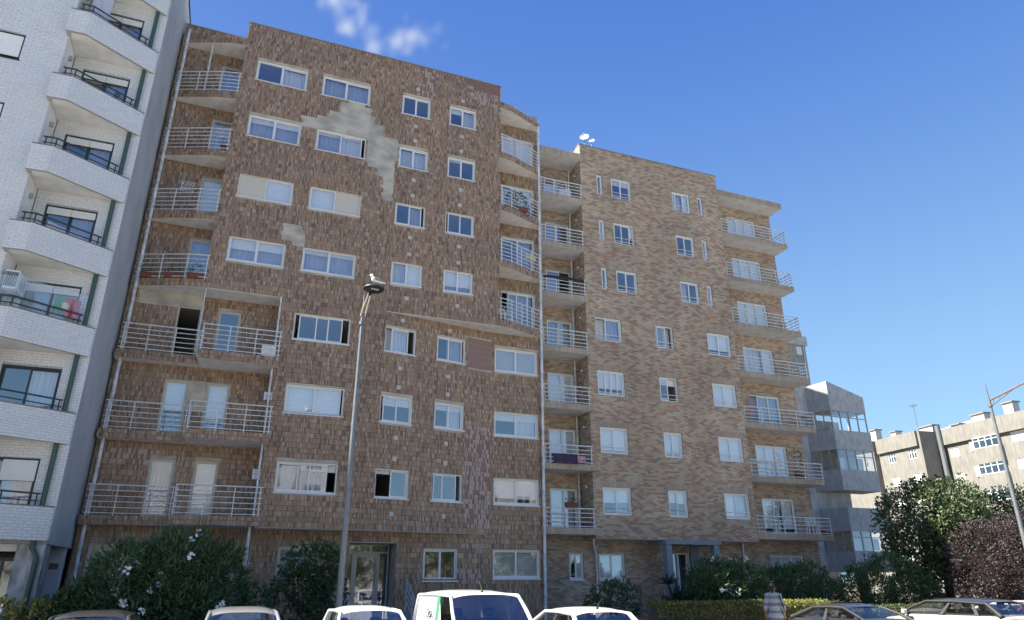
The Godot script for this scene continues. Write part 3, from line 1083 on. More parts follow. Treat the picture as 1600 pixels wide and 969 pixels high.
	var ro := [[[0, 0.33, "b100"], [0.31, 0.66, "b100"], [0.64, 1, "b100"]], [[0, 0.3, "b100"], [0.28, 0.66, "b94"], [0.64, 1, "b100"]], [[0, 0.33, "b72d"], [0.31, 0.66, "b74d"], [0.64, 1, "b72d"]], [[0, 0.22, "b100"], [0.2, 0.66, "s"], [0.64, 1, "b100"]], [[0, 0.30, "oc"], [0.28, 0.64, "c"], [0.62, 1, "c"]], [[0, 0.33, "b100"], [0.31, 0.66, "b96"], [0.64, 1, "b92"]], [[0, 0.36, "b84d"], [0.34, 0.66, "s"], [0.64, 1, "b82d"]]]
	for r in 7:
		var y0: float = RL[6 - r] + 0.27
		holes.append([24.58, y0, 26.58, tops[r]])
		window(b, "balcony_door", Vector3(24.58, y0, -2.4), X, 2.0, tops[r] - y0, ro[r], FW, false, false)
	holes.append([24.66, 1.95, 26.69, 3.08])
	window(b, "window", Vector3(24.66, 1.95, -2.4), X, 2.03, 1.13, [[0, 0.33, "b100"], [0.33, 0.66, "b100"], [0.66, 1, "b100"]], FW, false, true)
	facade(st, p, "brick", Vector3(0, 0, -2.4), X, 23.1, 27.75, 0.0, 22.3, holes)
	facade(st, p, "brick", Vector3(27.75, 0, -2.4), AWAY, 0.0, 17.5, 0.0, 22.3)
	shell(st, 12.2, 27.74, -20.0, -2.42, 22.3)
	st.box(Vector3(19.0, 22.28, -19.0), Vector3(27.2, 29.3, -11.2))  # unseen roof block, added to cast shade on the concrete block
	st.box(Vector3(14.56, 22.0, -2.42), Vector3(23.08, 22.3, zf - 0.01))
	st.box(Vector3(14.56, 22.3, -6.0), Vector3(14.86, 23.25, zf - 0.02))
	st.box(Vector3(14.86, 22.3, zf - 0.32), Vector3(23.08, 23.25, zf - 0.02))
	put("wall", st.mesh(), M.mortar, b)
	var flank := MB.new()
	flank.box(Vector3(14.50, 22.6, -6.0), Vector3(14.555, 23.26, zb - 0.02))
	put("parapet_flank", flank.mesh(), M.white_plaster, b)
	var cop := MB.new()
	cop.box(Vector3(14.5, 23.26, zf - 0.34), Vector3(23.14, 23.31, zf + 0.03))
	put("coping", cop.mesh(), M.coping, b)
	var sof := MB.new()
	sof.prism([Vector2(14.6, zf - 0.02), Vector2(23.08, zf - 0.02), Vector2(23.08, zb + 0.01), Vector2(14.6, zb + 0.01)], 3.61, 3.72)
	put("soffit", sof.mesh(), M.soffit_dull, b)
	# balconies
	for k in 8:
		var called := "balcony" if k < 7 else "canopy"
		var bl := part(called, b)
		var s := MB.new()
		var th := 0.26 if k < 7 else 0.36
		s.prism([Vector2(12.1, -1.10), Vector2(14.62, -1.06), Vector2(14.62, -1.18), Vector2(14.53, -1.18), Vector2(14.53, zb - 0.01), Vector2(12.1, zb - 0.01)], RL[k], RL[k] + th)
		put("slab", s.mesh(), M.soffit_dull, bl)
		fascia(p, "soldier", [Vector2(12.1, -1.10), Vector2(14.62, -1.06)], RL[k], RL[k] + th)
		var br := part(called, b)
		s = MB.new()
		s.prism([Vector2(23.09, -1.38), Vector2(27.80, -1.38), Vector2(27.80, -2.41), Vector2(23.09, -2.41)], RL[k], RL[k] + th)
		put("slab", s.mesh(), M.soffit_dull, br)
		fascia(p, "soldier", [Vector2(23.12, -1.38), Vector2(27.80, -1.38), Vector2(27.80, -2.41)], RL[k], RL[k] + th)
		if k < 7:
			railing(bl, [Vector2(12.16, -1.06), Vector2(14.5, -1.03)], RL[k] + th, RAILS.slice(0, 5), M.rail_white, 0.019, 0.8)
			railing(br, [Vector2(23.2, -1.34), Vector2(27.70, -1.34), Vector2(27.70, -2.38)], RL[k] + th, RAILS.slice(0, 5), M.rail_white, 0.019, 1.1)
		if k > 0:
			pipe(bl, Vector3(14.38, RL[k - 1] + 0.26, zb + 0.1), RL[k] - RL[k - 1] - 0.27, 0.045, M.pipe_white)
			var lamp := MB.new()
			lamp.tube([Vector3(14.53, RL[k] - 0.6, -1.75), Vector3(14.44, RL[k] - 0.6, -1.75)], [0.03, 0.06], 8)
			put("wall_lamp", lamp.mesh(), M.plastic_white, bl)
	many("brick_cladding", p, piece_mesh(), M.brick, b)
	# downpipe of the ground floor with its bend
	var t := MB.new()
	t.tube([Vector3(14.62, 3.62, -1.5), Vector3(14.62, 3.45, -1.55), Vector3(15.1, 3.0, -2.25), Vector3(15.1, 0, -2.25)], [0.05], 8)
	put("rain_pipe", t.mesh(), M.pipe_white, b)
	t = MB.new()
	t.tube([Vector3(23.0, 3.6, -2.28), Vector3(23.0, 0, -2.28)], [0.05], 8)
	put("rain_pipe", t.mesh(), M.pipe_white, b)
	# portal
	var po := part("entrance_portal", b)
	var m := MB.new()
	m.cbox(Vector3(17.88, 0, -1.32), Vector3(18.17, 3.42, -0.98), 0.015)
	put("pillar", m.mesh(), M.blue_concrete, po)
	m = MB.new()
	m.cbox(Vector3(20.38, 0, -1.32), Vector3(20.66, 3.42, -0.98), 0.015)
	put("pillar", m.mesh(), M.blue_concrete, po)
	m = MB.new()
	m.cbox(Vector3(17.84, 3.42, -2.34), Vector3(20.78, 3.60, -0.94), 0.015)
	put("lintel", m.mesh(), M.blue_concrete, po)
	var wl := MB.new()
	var pp := Pieces.new()
	facade(wl, pp, "brick", Vector3(17.9, 0, -1.33), TOWARD, -1.02, 0.0, 0.0, 3.41)
	put("side_wall", wl.mesh(), M.mortar, po)
	many("brick_facing", pp, piece_mesh(), M.brick, po)
	m = MB.new()
	m.cbox(Vector3(20.02, 0.9, -2.45), Vector3(20.5, 3.41, -2.30), 0.01)
	put("door_panel", m.mesh(), M.blue_concrete, po)
	var door := MB.new()
	rect_ring(door, 18.42, 0.9, 20.0, 3.12, 0.06, -2.5, -2.4)
	door.box(Vector3(19.3, 0.9, -2.5), Vector3(19.42, 3.06, -2.4))
	door.box(Vector3(19.82, 0.9, -2.5), Vector3(19.9, 3.06, -2.4))
	put("door_frame", door.mesh(), M.frame_white, po)
	put("door_pane", unit_mesh("pane"), M.glass, po, Transform3D(Basis.from_scale(Vector3(1.5, 2.1, 0.006)), Vector3(18.46, 0.95, -2.46)))
	put("room", unit_mesh("room"), M.room, po, Transform3D(Basis.from_scale(Vector3(1.7, 2.3, 2.5)), Vector3(18.38, 0.88, -2.52)))
	m = MB.new()
	m.cbox(Vector3(17.6, 0, -2.36), Vector3(20.9, 0.88, -0.8), 0.02)
	put("platform", m.mesh(), M.step_stone, po)


func white_building() -> void:
	var b := thing("apartment_building", "white brick apartment block with angled balconies at the left edge", "building")
	var st := MB.new()
	var pl := MB.new()
	var gr := MB.new()
	var p := Pieces.new()
	var WL := []
	for k in 9:
		WL.append(3.06 + 2.67 * k)
	var top := 25.8
	var holes := []
	var lv := [[[0, 0.45, "d"], [0.4, 1, "b30s"]], [[0, 0.5, "d"], [0.45, 1, "s"]], [[0, 0.5, "b13d"], [0.5, 1, "b13c"]], [[0, 0.5, "b13d"], [0.5, 1, "b13c"]], [[0, 0.5, "b13d"], [0.5, 1, "b13c"]], [[0, 0.5, "b13d"], [0.5, 1, "b13c"]], [[0, 0.5, "b13d"], [0.5, 1, "b13c"]], [[0, 0.5, "d"], [0.5, 1, "d"]], [[0, 0.5, "d"], [0.5, 1, "d"]]]
	for k in 8:
		var y0: float = WL[k] + 0.17
		var x1 := -5.31 if k > 2 else -5.25
		holes.append([-6.78, y0, x1, WL[k] + 2.2])
		window(b, "balcony_door", Vector3(-6.78, y0, 2.55), X, x1 + 6.78, WL[k] + 2.2 - y0, lv[k], M.frame_dark, false, false, 3.5, "blind_white", true)
	facade(st, p, "white", Vector3(0, 0, 2.55), X, -7.1, -4.6, WL[0], top, holes)
	holes = []
	for k in 24:
		var wx: float = [-9.9, -14.6, -19.3][k / 8]
		k = k % 8
		holes.append([wx, WL[k] + 1.3, wx + 1.62, WL[k] + 2.3])
		window(b, "window", Vector3(wx, WL[k] + 1.3, 3.6), X, 1.62, 1.0, [[0, 0.5, "b92"], [0.5, 1, "b92"]], M.frame_dark, false, true, 0.9, "blind_white", true)
	facade(st, p, "white", Vector3(0, 0, 3.6), X, -30.0, -7.12, WL[0], top, holes)
	facade(pl, p, "", Vector3(-7.12, 0, 3.6), AWAY, 0.0, 1.05, WL[0], top)
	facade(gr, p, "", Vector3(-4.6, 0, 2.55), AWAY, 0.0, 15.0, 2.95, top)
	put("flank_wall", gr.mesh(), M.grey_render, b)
	put("return_wall", pl.mesh(), M.white_plaster, b)
	shell(st, -30.0, -4.6, -12.5, 2.5, top)
	st.box(Vector3(-30.0, 2.95, 0.0), Vector3(-4.62, 3.06, 2.5))
	st.box(Vector3(-30.0, 2.95, 2.5), Vector3(-7.12, 3.06, 3.58))
	st.box(Vector3(-30, 0, -12.5), Vector3(-29.8, top, 3.58))
	st.box(Vector3(-4.75, 0, -12.5), Vector3(-4.61, 2.95, -1.8))
	put("wall", st.mesh(), M.white_mortar, b)
	# balconies with parapets that run out from the corner at an angle
	var path := [Vector2(-7.18, 3.62), Vector2(-7.18, 3.93), Vector2(-6.58, 3.95), Vector2(-4.62, 2.60)]
	var inner := [Vector2(-4.74, 2.56), Vector2(-6.60, 3.84), Vector2(-7.07, 3.82), Vector2(-7.07, 3.62)]
	for k in 8:
		var bal := part("balcony", b)
		var s := MB.new()
		s.prism([Vector2(-7.11, 2.56), Vector2(-7.11, 3.86), Vector2(-6.60, 3.88), Vector2(-4.70, 2.56)], WL[k], WL[k] + 0.16)
		put("slab", s.mesh(), M.white_plaster, bal)
		s = MB.new()
		s.prism(path + inner, WL[k] - 0.03, WL[k] + 0.86)
		put("parapet", s.mesh(), M.white_mortar, bal)
		fascia(p, "white", path, WL[k] - 0.03, WL[k] + 0.86)
		s = MB.new()
		s.prism(path.map(func(q): return q + Vector2(0.0, 0.025)) + inner, WL[k] + 0.86, WL[k] + 0.89)
		put("coping", s.mesh(), M.coping, bal)
		railing(bal, [Vector2(-6.95, 3.86), Vector2(-6.58, 3.88), Vector2(-5.0, 2.80)], WL[k] + 0.89, [0.12, 0.32], M.rail_dark, 0.018, 0.9)
		if k > 0:
			var lamp := MB.new()
			lamp.box(Vector3(-7.11, WL[k] - 0.62, 3.05), Vector3(-7.02, WL[k] - 0.46, 3.15))
			put("wall_lamp", lamp.mesh(), M.frame_grey, bal)
	many("brick_cladding", p, piece_mesh(), M.white_brick, b)
	var t := MB.new()
	t.tube([Vector3(-4.93, top, 2.66), Vector3(-4.93, 3.2, 2.66), Vector3(-4.93, 2.85, 2.66), Vector3(-4.78, 2.6, 2.66), Vector3(-4.78, 0, 2.66)], [0.068], 10)
	put("rain_pipe", t.mesh(), M.pipe_green, b)
	# ground floor: pillars, shop glass behind
	var m := MB.new()
	m.cbox(Vector3(-5.32, 0, 1.95), Vector3(-4.63, 2.945, 2.53), 0.01)
	put("pillar", m.mesh(), M.marble, b)
	m = MB.new()
	m.cbox(Vector3(-5.1, 0, -0.75), Vector3(-4.66, 2.945, -0.35), 0.01)
	put("pillar", m.mesh(), M.grey_render, b)
	m = MB.new()
	m.cbox(Vector3(-12.8, 2.75, 1.9), Vector3(-5.33, 2.944, 2.4), 0.01)
	put("beam", m.mesh(), M.white_plaster, b)
	var sf := part("shop_front", b)
	m = MB.new()
	for x in [-12.7, -10.5, -8.4, -7.3, -6.3, -5.75, -5.40]:
		m.box(Vector3(x, 0.0, 1.80), Vector3(x + 0.07, 2.6, 1.88))
	m.box(Vector3(-12.7, 0, 1.81), Vector3(-5.4, 0.12, 1.87))
	m.box(Vector3(-12.7, 2.5, 1.81), Vector3(-5.4, 2.6, 1.87))
	put("frame", m.mesh(), M.frame_dark, sf)
	put("pane", unit_mesh("pane"), M.glass, sf, Transform3D(Basis.from_scale(Vector3(7.3, 2.6, 0.008)), Vector3(-12.7, 0, 1.84)))
	put("pane", unit_mesh("pane"), M.glass, sf, Transform3D(Basis(Vector3(0, 0, -2.0), Vector3(0, 2.9, 0), Vector3(0.008, 0, 0)), Vector3(-5.25, 0, 1.6)))
	put("room", unit_mesh("room"), M.room, sf, Transform3D(Basis.from_scale(Vector3(7.9, 2.94, 9.0)), Vector3(-12.9, -0.02, 1.78)))
	for q in [[-6.15, 0.9, 1.0, 0.5, 0.7], [-6.9, 0.7, 0.7, 0.4, 0.9], [-5.9, 0.5, 0.2, 0.3, 1.1]]:
		m = MB.new()
		m.cbox(Vector3(q[0], 0, q[2]), Vector3(q[0] + q[3], q[4], q[2] + 0.4), 0.02)
		put("display_box", m.mesh(), M.board_beige, sf)


# grey concrete block with glazed bays
func concrete_building() -> void:
	var b := thing("apartment_building", "grey concrete block with jutting glazed balconies behind the tan block", "building")
	var st := MB.new()
	var zf := -11.85
	var zw := -13.6
	var x0 := 40.0
	var x1 := 43.4
	st.box(Vector3(30.0, 2.75, zw - 10), Vector3(42.4, 13.1, zw))
	# wall behind the bays ends in a raised parapet
	st.prism([Vector2(30.0, zw + 0.35), Vector2(38.9, zw + 0.35), Vector2(39.25, zw + 0.3), Vector2(39.25, zw - 1), Vector2(30, zw - 1)], 13.2, 15.55)
	put("wall", st.mesh(), M.pale_concrete, b)
	var parapet := MB.new()
	var lo := 13.5
	parapet.hexa([Vector3(x0, lo, zf), Vector3(x1, lo, zf), Vector3(x1, lo, zw), Vector3(39.1, lo, zw), Vector3(x0, 15.7, zf), Vector3(x1, 14.75, zf), Vector3(x1, 14.9, zw), Vector3(39.1, 15.45, zw)])
	put("sloping_parapet", parapet.mesh(), M.concrete, b)
	for q in [[9.25, 7.8, 7.8], [12.08, 10.66, 10.66]]:
		var s := MB.new()
		var d := 0.12
		s.hexa([Vector3(x0 - d * 0.0, q[1], zf), Vector3(x1 + d, q[1], zf), Vector3(x1 + d, q[1], zw), Vector3(39.15, q[1], zw), Vector3(x0, q[0], zf), Vector3(x1 + d, q[0], zf), Vector3(x1 + d, q[0], zw), Vector3(39.15, q[0], zw)])
		put("spandrel", s.mesh(), M.concrete, b)
	var s2 := MB.new()
	s2.hexa([Vector3(x0 + 0.05, 5.05, zf), Vector3(x1 + 0.3, 5.05, zf), Vector3(x1 + 0.3, 5.05, zw), Vector3(39.2, 5.05, zw), Vector3(x0 + 0.05, 6.62, zf), Vector3(x1 + 0.3, 6.62, zf), Vector3(x1 + 0.3, 6.62, zw), Vector3(39.2, 6.62, zw)])
	put("spandrel", s2.mesh(), M.concrete, b)
	s2 = MB.new()
	s2.hexa([Vector3(x0 + 0.05, 2.4, zf), Vector3(x1 + 0.3, 2.4, zf), Vector3(x1 + 0.3, 2.4, zw), Vector3(39.2, 2.4, zw), Vector3(x0 + 0.05, 3.75, zf), Vector3(x1 + 0.3, 3.75, zf), Vector3(x1 + 0.3, 3.75, zw), Vector3(39.2, 3.75, zw)])
	put("spandrel", s2.mesh(), M.concrete, b)
	bay_glass(b, x0 + 0.04, x1 - 0.06, 12.08, 13.5, zf + 0.0, 4, false)
	bay_glass(b, x0 + 0.06, x1, 9.25, 10.66, zf + 0.0, 4, true)
	bay_glass(b, x0 + 0.1, x1 + 0.2, 3.75, 5.05, zf + 0.0, 4, true)
	var back := MB.new()
	back.box(Vector3(30.0, 0, zw - 10), Vector3(42.3, 2.74, zw - 4.0))
	put("ground_floor_wall", back.mesh(), M.concrete, b)
	for x in [38.6, 42.3]:
		var c := MB.new()
		c.cbox(Vector3(x, 0, zw - 0.6), Vector3(x + 0.55, 2.74, zw), 0.03)
		put("pillar", c.mesh(), M.concrete, b)


func bay_glass(b: Node, x0: float, x1: float, y0: float, y1: float, zf: float, n: int, back: bool) -> void:
	var w := part("glazed_balcony", b)
	var f := MB.new()
	var mid := y0 + (y1 - y0) * 0.68
	for k in n + 1:
		var x := lerpf(x0, x1, float(k) / n)
		f.box(Vector3(x - 0.035, y0, zf - 0.09), Vector3(x + 0.035, y1, zf - 0.02))
	f.box(Vector3(x0 + 0.036, mid - 0.03, zf - 0.085), Vector3(x1 - 0.036, mid + 0.03, zf - 0.025))
	for k in 3:
		var q := Vector3(x0, 0, zf - 0.06).lerp(Vector3(39.2, 0, zf - 1.72), (k + 0.9) / 3.0)
		f.box(Vector3(q.x - 0.03, y0, q.z - 0.03), Vector3(q.x + 0.03, y1, q.z + 0.03))
	put("frame", f.mesh(), M.frame_grey, w)
	for k in n:
		var a := lerpf(x0, x1, float(k) / n) + 0.036
		var e := lerpf(x0, x1, float(k + 1) / n) - 0.036
		put("pane", unit_mesh("pane"), M.glass, w, Transform3D(Basis.from_scale(Vector3(e - a, y1 - y0, 0.006)), Vector3(a, y0, zf - 0.055)))
		if back and k % 2 == 0:
			put("curtain", unit_mesh("curtain"), M.curtain_white, w, Transform3D(Basis.from_scale(Vector3(e - a, (y1 - y0) * 0.6, 0.04)), Vector3(a, y0 + 0.05, zf - 0.25)))
	var sd := (Vector3(x0, 0, zf - 0.06) - Vector3(39.2, 0, zf - 1.72))
	put("pane", unit_mesh("pane"), M.glass, w, Transform3D(Basis(sd, Vector3(0, y1 - y0, 0), sd.normalized().cross(Vector3.UP) * 0.006), Vector3(39.2, y0, zf - 1.72)))
	if back:
		put("inner_wall", unit_mesh("pane"), M.room, w, Transform3D(Basis.from_scale(Vector3(x1 - 39.3, y1 - y0, 0.05)), Vector3(39.25, y0, zf - 1.6)))
	else:
		var c := MB.new()
		c.box(Vector3(x1 - 0.1, y0, zf - 1.7), Vector3(x1, y1, zf - 1.6))
		put("corner_post", c.mesh(), M.frame_grey, w)


# simple flush window of a far block: frame, panes, closed shutter if shut
func far_window(b: Node, t: Transform3D, w: float, h: float, n: int, shut: bool) -> void:
	var win := part("window", b)
	win.transform = t
	var f := MB.new()
	rect_ring(f, 0, 0, w, h, 0.07, -0.05, 0.05)
	for k in range(1, n):
		f.box(Vector3(w * k / n - 0.04, 0.07, -0.05), Vector3(w * k / n + 0.04, h - 0.07, 0.05))
	if n > 2:
		f.box(Vector3(0.07, h * 0.66, -0.045), Vector3(w - 0.07, h * 0.66 + 0.06, 0.045))
	put("frame", f.mesh(), M.frame_white, win)
	if shut:
		put("roller_shutter", unit_mesh("blind"), M.blind_white, win, Transform3D(Basis.from_scale(Vector3(w - 0.1, h - 0.1, 0.03)), Vector3(0.05, 0.05, 0.0)))
	else:
		put("pane", unit_mesh("pane"), M.glass, win, Transform3D(Basis.from_scale(Vector3(w - 0.1, h - 0.1, 0.006)), Vector3(0.05, 0.05, 0.01)))
		put("room", unit_mesh("room"), M.room, win, Transform3D(Basis.from_scale(Vector3(w, h, 3.0)), Vector3(0, 0, -0.06)))


func cream_building() -> void:
	var b := thing("apartment_building", "long cream rendered apartment block with chimneys, sunlit, behind the trees", "building")
	var o := Vector3(79.78, 0, -33.81)
	var a := Vector3(sin(deg_to_rad(8.0)), 0, -cos(deg_to_rad(8.0)))     # away from the street
	var ud := -a                                                             # left to right as seen from outside
	var nn := ud.cross(Vector3.UP)
	var st := MB.new()
	var par := MB.new()
	var holes := []
	var rows := [15.45, 12.55, 9.65, 6.75, 3.85]
	for r in 5:
		var y: float = rows[r]
		holes.append([1.2, y, 2.5, y + 1.0])
		far_window(b, Transform3D(Basis(ud, Vector3.UP, nn), o + ud * 1.2 + Vector3(0, y, 0) - nn * 0.1), 1.3, 1.0, 2, true)
		holes.append([9.5, y + 0.35, 11.4, y + 1.42])
		far_window(b, Transform3D(Basis(ud, Vector3.UP, nn), o + ud * 9.5 + Vector3(0, y + 0.35, 0) - nn * 0.1), 1.9, 1.07, 2, true)
		holes.append([13.2, y + 0.2, 15.2, y + 1.4])
		far_window(b, Transform3D(Basis(ud, Vector3.UP, nn), o + ud * 13.2 + Vector3(0, y + 0.2, 0) - nn * 0.1), 2.0, 1.2, 3, r % 2 == 1)
		for u in [17.0, 20.2, 23.4, 26.6]:
			holes.append([u, y + 0.2, u + 1.7, y + 1.3])
			far_window(b, Transform3D(Basis(ud, Vector3.UP, nn), o + ud * u + Vector3(0, y + 0.2, 0) - nn * 0.1), 1.7, 1.1, 2, (r * 3 + int(u)) % 2 == 0)
		# glazed loggia standing proud of the wall
		var bay := part("loggia", b)
		var bm := MB.new()
		bm.boxt(Transform3D(Basis(ud, Vector3.UP, nn), o), Vector3(4.9, y - 1.45, 0.0), Vector3(8.4, y + 0.28, 0.45))
		put("spandrel", bm.mesh(), M.cream_render, bay)
		holes.append([5.0, y + 0.3, 8.3, y + 1.5])
		far_window(b, Transform3D(Basis(ud, Vector3.UP, nn), o + ud * 5.0 + Vector3(0, y + 0.29, 0) + nn * 0.38), 3.3, 1.25, 4, false)
		if r < 2:
			far_window(b, Transform3D(Basis(ud, Vector3.UP, nn), o + ud * 4.2 + Vector3(0, y + 0.2, 0) + nn * 0.06), 0.8, 1.15, 1, true)
	facade(st, Pieces.new(), "", o, ud, 0.0, 30.0, 0.0, 18.6, holes, 0.15)
	# block that stands three metres further out, at the far end
	var o2 := o + nn * 3.0
	holes = []
	for r in 5:
		var y: float = rows[r] + 0.12
		for u in [-5.46, -2.03]:
			holes.append([u, y, u + 1.25, y + 1.1])
			far_window(b, Transform3D(Basis(ud, Vector3.UP, nn), o2 + ud * u + Vector3(0, y, 0) - nn * 0.1), 1.25, 1.1, 3, r > 0)
		holes.append([-9.6, y, -8.4, y + 1.2])
		far_window(b, Transform3D(Basis(ud, Vector3.UP, nn), o2 - ud * 9.6 + Vector3(0, y, 0) - nn * 0.1), 1.2, 1.2, 3, false)
	facade(st, Pieces.new(), "", o2, ud, -14.0, 0.25, 0.0, 18.6, holes, 0.15)
	facade(st, Pieces.new(), "", o2 + ud * 0.25, -nn, 0.0, 3.0, 0.0, 18.7)
	var tr := Transform3D(Basis(ud, Vector3.UP, nn), o)
	st.boxt(tr, Vector3(-8.4, 0, 3.0), Vector3(-7.0, 18.7, 3.7))
	st.boxt(tr, Vector3(-14, 18.3, -12), Vector3(30, 18.5, -0.01))
	st.boxt(tr, Vector3(-14, 18.3, -0.01), Vector3(0.2, 18.5, 2.95))
	st.boxt(tr, Vector3(-14, 0, -12.2), Vector3(30, 18.3, -12))
	st.boxt(tr, Vector3(30.0, 0, -12.0), Vector3(30.2, 18.3, 0))
	st.boxt(tr, Vector3(-14.2, 0, -12.0), Vector3(-14.0, 18.3, 3.0))
	put("wall", st.mesh(), M.cream_render, b)
	par.boxt(tr, Vector3(0.0, 16.95, 0.0), Vector3(30.0, 18.8, 0.35))
	par.boxt(tr, Vector3(-6.9, 16.95, 3.0), Vector3(-0.1, 18.75, 3.3))
	put("parapet", par.mesh(), M.cream_render, b)
	var roof := MB.new()
	roof.hexa([Vector3(-14, 18.5, -0.6), Vector3(7, 18.5, -0.6), Vector3(7, 18.5, -6), Vector3(-14, 18.5, -6), Vector3(-14, 18.7, -2), Vector3(4.5, 20.0, -3), Vector3(4.5, 20.0, -4), Vector3(-14, 19.2, -4)].map(func(q): return tr * q))
	put("roof", roof.mesh(), M.coping, b)
	for q in [[-10.5, 1.0, 1.9, 0.9], [-6.7, 0.8, 1.4, 0.9], [-1.9, 0.8, 0.9, 2.1], [4.3, -1.0, 1.4, 1.7], [1.0, -1.2, 0.7, 1.2], [8.8, -0.8, 1.9, 1.2], [14.5, -1.0, 1.9, 1.5], [-8.5, 2.4, 2.0, 1.0]]:
		var ch := part("chimney", b)
		var m := MB.new()
		m.boxt(tr, Vector3(q[0], 18.3, q[1] - 0.9), Vector3(q[0] + q[3], 18.8 + q[2] * 0.75, q[1]))
		put("stack", m.mesh(), M.pale_concrete, ch)
		m = MB.new()
		m.boxt(tr, Vector3(q[0] - 0.15, 18.8 + q[2] * 0.75, q[1] - 1.05), Vector3(q[0] + q[3] + 0.15, 18.92 + q[2] * 0.75, q[1] + 0.15))
		put("cap", m.mesh(), M.coping, ch)
	var t := MB.new()
	t.tube([tr * Vector3(0.62, 19.3, 0.5), tr * Vector3(0.62, 18.9, 0.5), tr * Vector3(0.62, 0, 0.5)], [0.3], 10)
	put("flue_pipe", t.mesh(), M.galvanised, b)
	var an := thing("tv_antenna", "thin rooftop television aerial on the cream block", "antenna", "", tr * Vector3(-3.9, 18.5, -1.0))
	var m2 := MB.new()
	m2.tube([Vector3.ZERO, Vector3(0, 4.6, 0)], [0.05], 6)
	put("mast", m2.mesh(), M.galvanised, an)
	m2 = MB.new()
	m2.tube([Vector3(-0.5, 4.4, 0.5), Vector3(0.5, 4.4, -0.5)], [0.03], 6)
	for k in 5:
		m2.tube([Vector3(-0.5 + k * 0.25 - 0.3, 4.45, 0.5 - k * 0.25 - 0.3), Vector3(-0.5 + k * 0.25 + 0.3, 4.45, 0.5 - k * 0.25 + 0.3)], [0.02], 5)
	put("yagi", m2.mesh(), M.galvanised, an)


func beige_tower() -> void:
	var b := thing("apartment_building", "slim pale beige tower end peeping out behind the tan block", "building")
	var st := MB.new()
	var zf := -54.6
	st.box(Vector3(69.0, 0, zf - 10), Vector3(81.8, 36.35, zf))
	put("wall", st.mesh(), M.beige_render, b)
	var p := MB.new()
	p.box(Vector3(68.7, 36.36, zf - 10.3), Vector3(82.05, 37.87, zf + 0.35))
	put("parapet", p.mesh(), M.pale_concrete, b)
	for r in 5:
		far_window(b, Transform3D(Basis.IDENTITY, Vector3(79.9, 34.8 - r * 3.3, zf + 0.06)), 1.0, 1.28, 2, r == 0)
	var t := MB.new()
	t.tube([Vector3(81.3, 36.3, zf + 0.1), Vector3(81.3, 0, zf + 0.1)], [0.07], 6)
	put("rain_pipe", t.mesh(), M.pipe_white, b)


# ---------------------------------------------------------------- plants
func leaf_mesh(kind: String) -> ArrayMesh:
	var key := "leaf_" + kind
	if shared.has(key):
		return shared[key]
	var b := MB.new()
	match kind:
		"lance":
			var m := Vector3(0, 0.55, 0.04)
			b.tri(Vector3(0, 0, 0), Vector3(0.11, 0.45, 0), m)
			b.tri(Vector3(0, 0, 0), m, Vector3(-0.11, 0.45, 0))
			b.tri(m, Vector3(0.11, 0.45, 0), Vector3(0, 1, -0.08))
			b.tri(m, Vector3(0, 1, -0.08), Vector3(-0.11, 0.45, 0))
		"oval":
			b.quad(Vector3(0, 0, 0), Vector3(0.3, 0.4, 0.08), Vector3(0, 1, 0), Vector3(-0.3, 0.4, 0.08))
		"blade":
			b.quad(Vector3(-0.05, 0, 0), Vector3(0.05, 0, 0), Vector3(0.045, 0.5, 0.05), Vector3(-0.045, 0.5, 0.05))
			b.tri(Vector3(-0.045, 0.5, 0.05), Vector3(0.045, 0.5, 0.05), Vector3(0, 1, 0.22))
		"flower":
			for k in 5:
				var t := TAU * k / 5
				var d := Vector3(cos(t), 0, sin(t))
				var e := Vector3(cos(t + 0.5), 0, sin(t + 0.5))
				var f := Vector3(cos(t - 0.5), 0, sin(t - 0.5))
				b.quad(Vector3.ZERO, f * 0.35 + Vector3(0, 0.15, 0), d * 0.55 + Vector3(0, 0.2, 0), e * 0.35 + Vector3(0, 0.15, 0))
	shared[key] = b.mesh()
	return shared[key]


func turned(up: Vector3, spin: float, s: Vector3) -> Basis:
	var y := up.normalized()
	var x := y.cross(Vector3.FORWARD if absf(y.z) < 0.9 else Vector3.RIGHT).normalized()
	var z := x.cross(y)
	return Basis(x, y, z) * Basis(Vector3.UP, spin) * Basis.from_scale(s)


func rdir() -> Vector3:
	return Vector3(rng.randfn(), rng.randfn(), rng.randfn()).normalized()


# lobes: [centre, radii]; leaves gather in tufts near the lobes' skins, facing outwards
func leaves(lobes: Array, count: int, kind: String, size: float, cols: Array, tuft := 6, spread := 0.5, upward := 0.35, floor_y := 0.05) -> Pieces:
	var p := Pieces.new()
	var sum := 0.0
	var weights := []
	for l in lobes:
		var r: Vector3 = l[1]
		var w := r.x * r.y + r.y * r.z + r.x * r.z
		weights.append(w)
		sum += w
	while p.t.size() < count:
		var k := rng.randf() * sum
		var i := 0
		while k > weights[i] and i < lobes.size() - 1:
			k -= weights[i]
			i += 1
		var c: Vector3 = lobes[i][0]
		var r: Vector3 = lobes[i][1]
		var d := rdir()
		var ripple := 1.0 + 0.22 * low_noise.get_noise_3d((c.x + d.x * 2.0) * 40.0, (c.y + d.y * 2.0) * 40.0, (c.z + d.z * 2.0) * 40.0)
		var q := c + d * r * ripple * (1.0 - absf(rng.randfn()) * 0.13)
		if q.y < floor_y:
			continue
		var nn := (d / r).normalized()
		for t in tuft:
			var dir := (nn * 0.8 + Vector3.UP * upward + rdir() * 0.75).normalized()
			var s := size * rng.randf_range(0.7, 1.25)
			p.t.append(Transform3D(turned(dir, rng.randf() * TAU, Vector3(s, s, s)), q + rdir() * size * spread))
			var col: Color = cols[rng.randi() % cols.size()]
			col = col * rng.randf_range(0.75, 1.25)
			col.a = 1.0
			p.c.append(col)
	return p


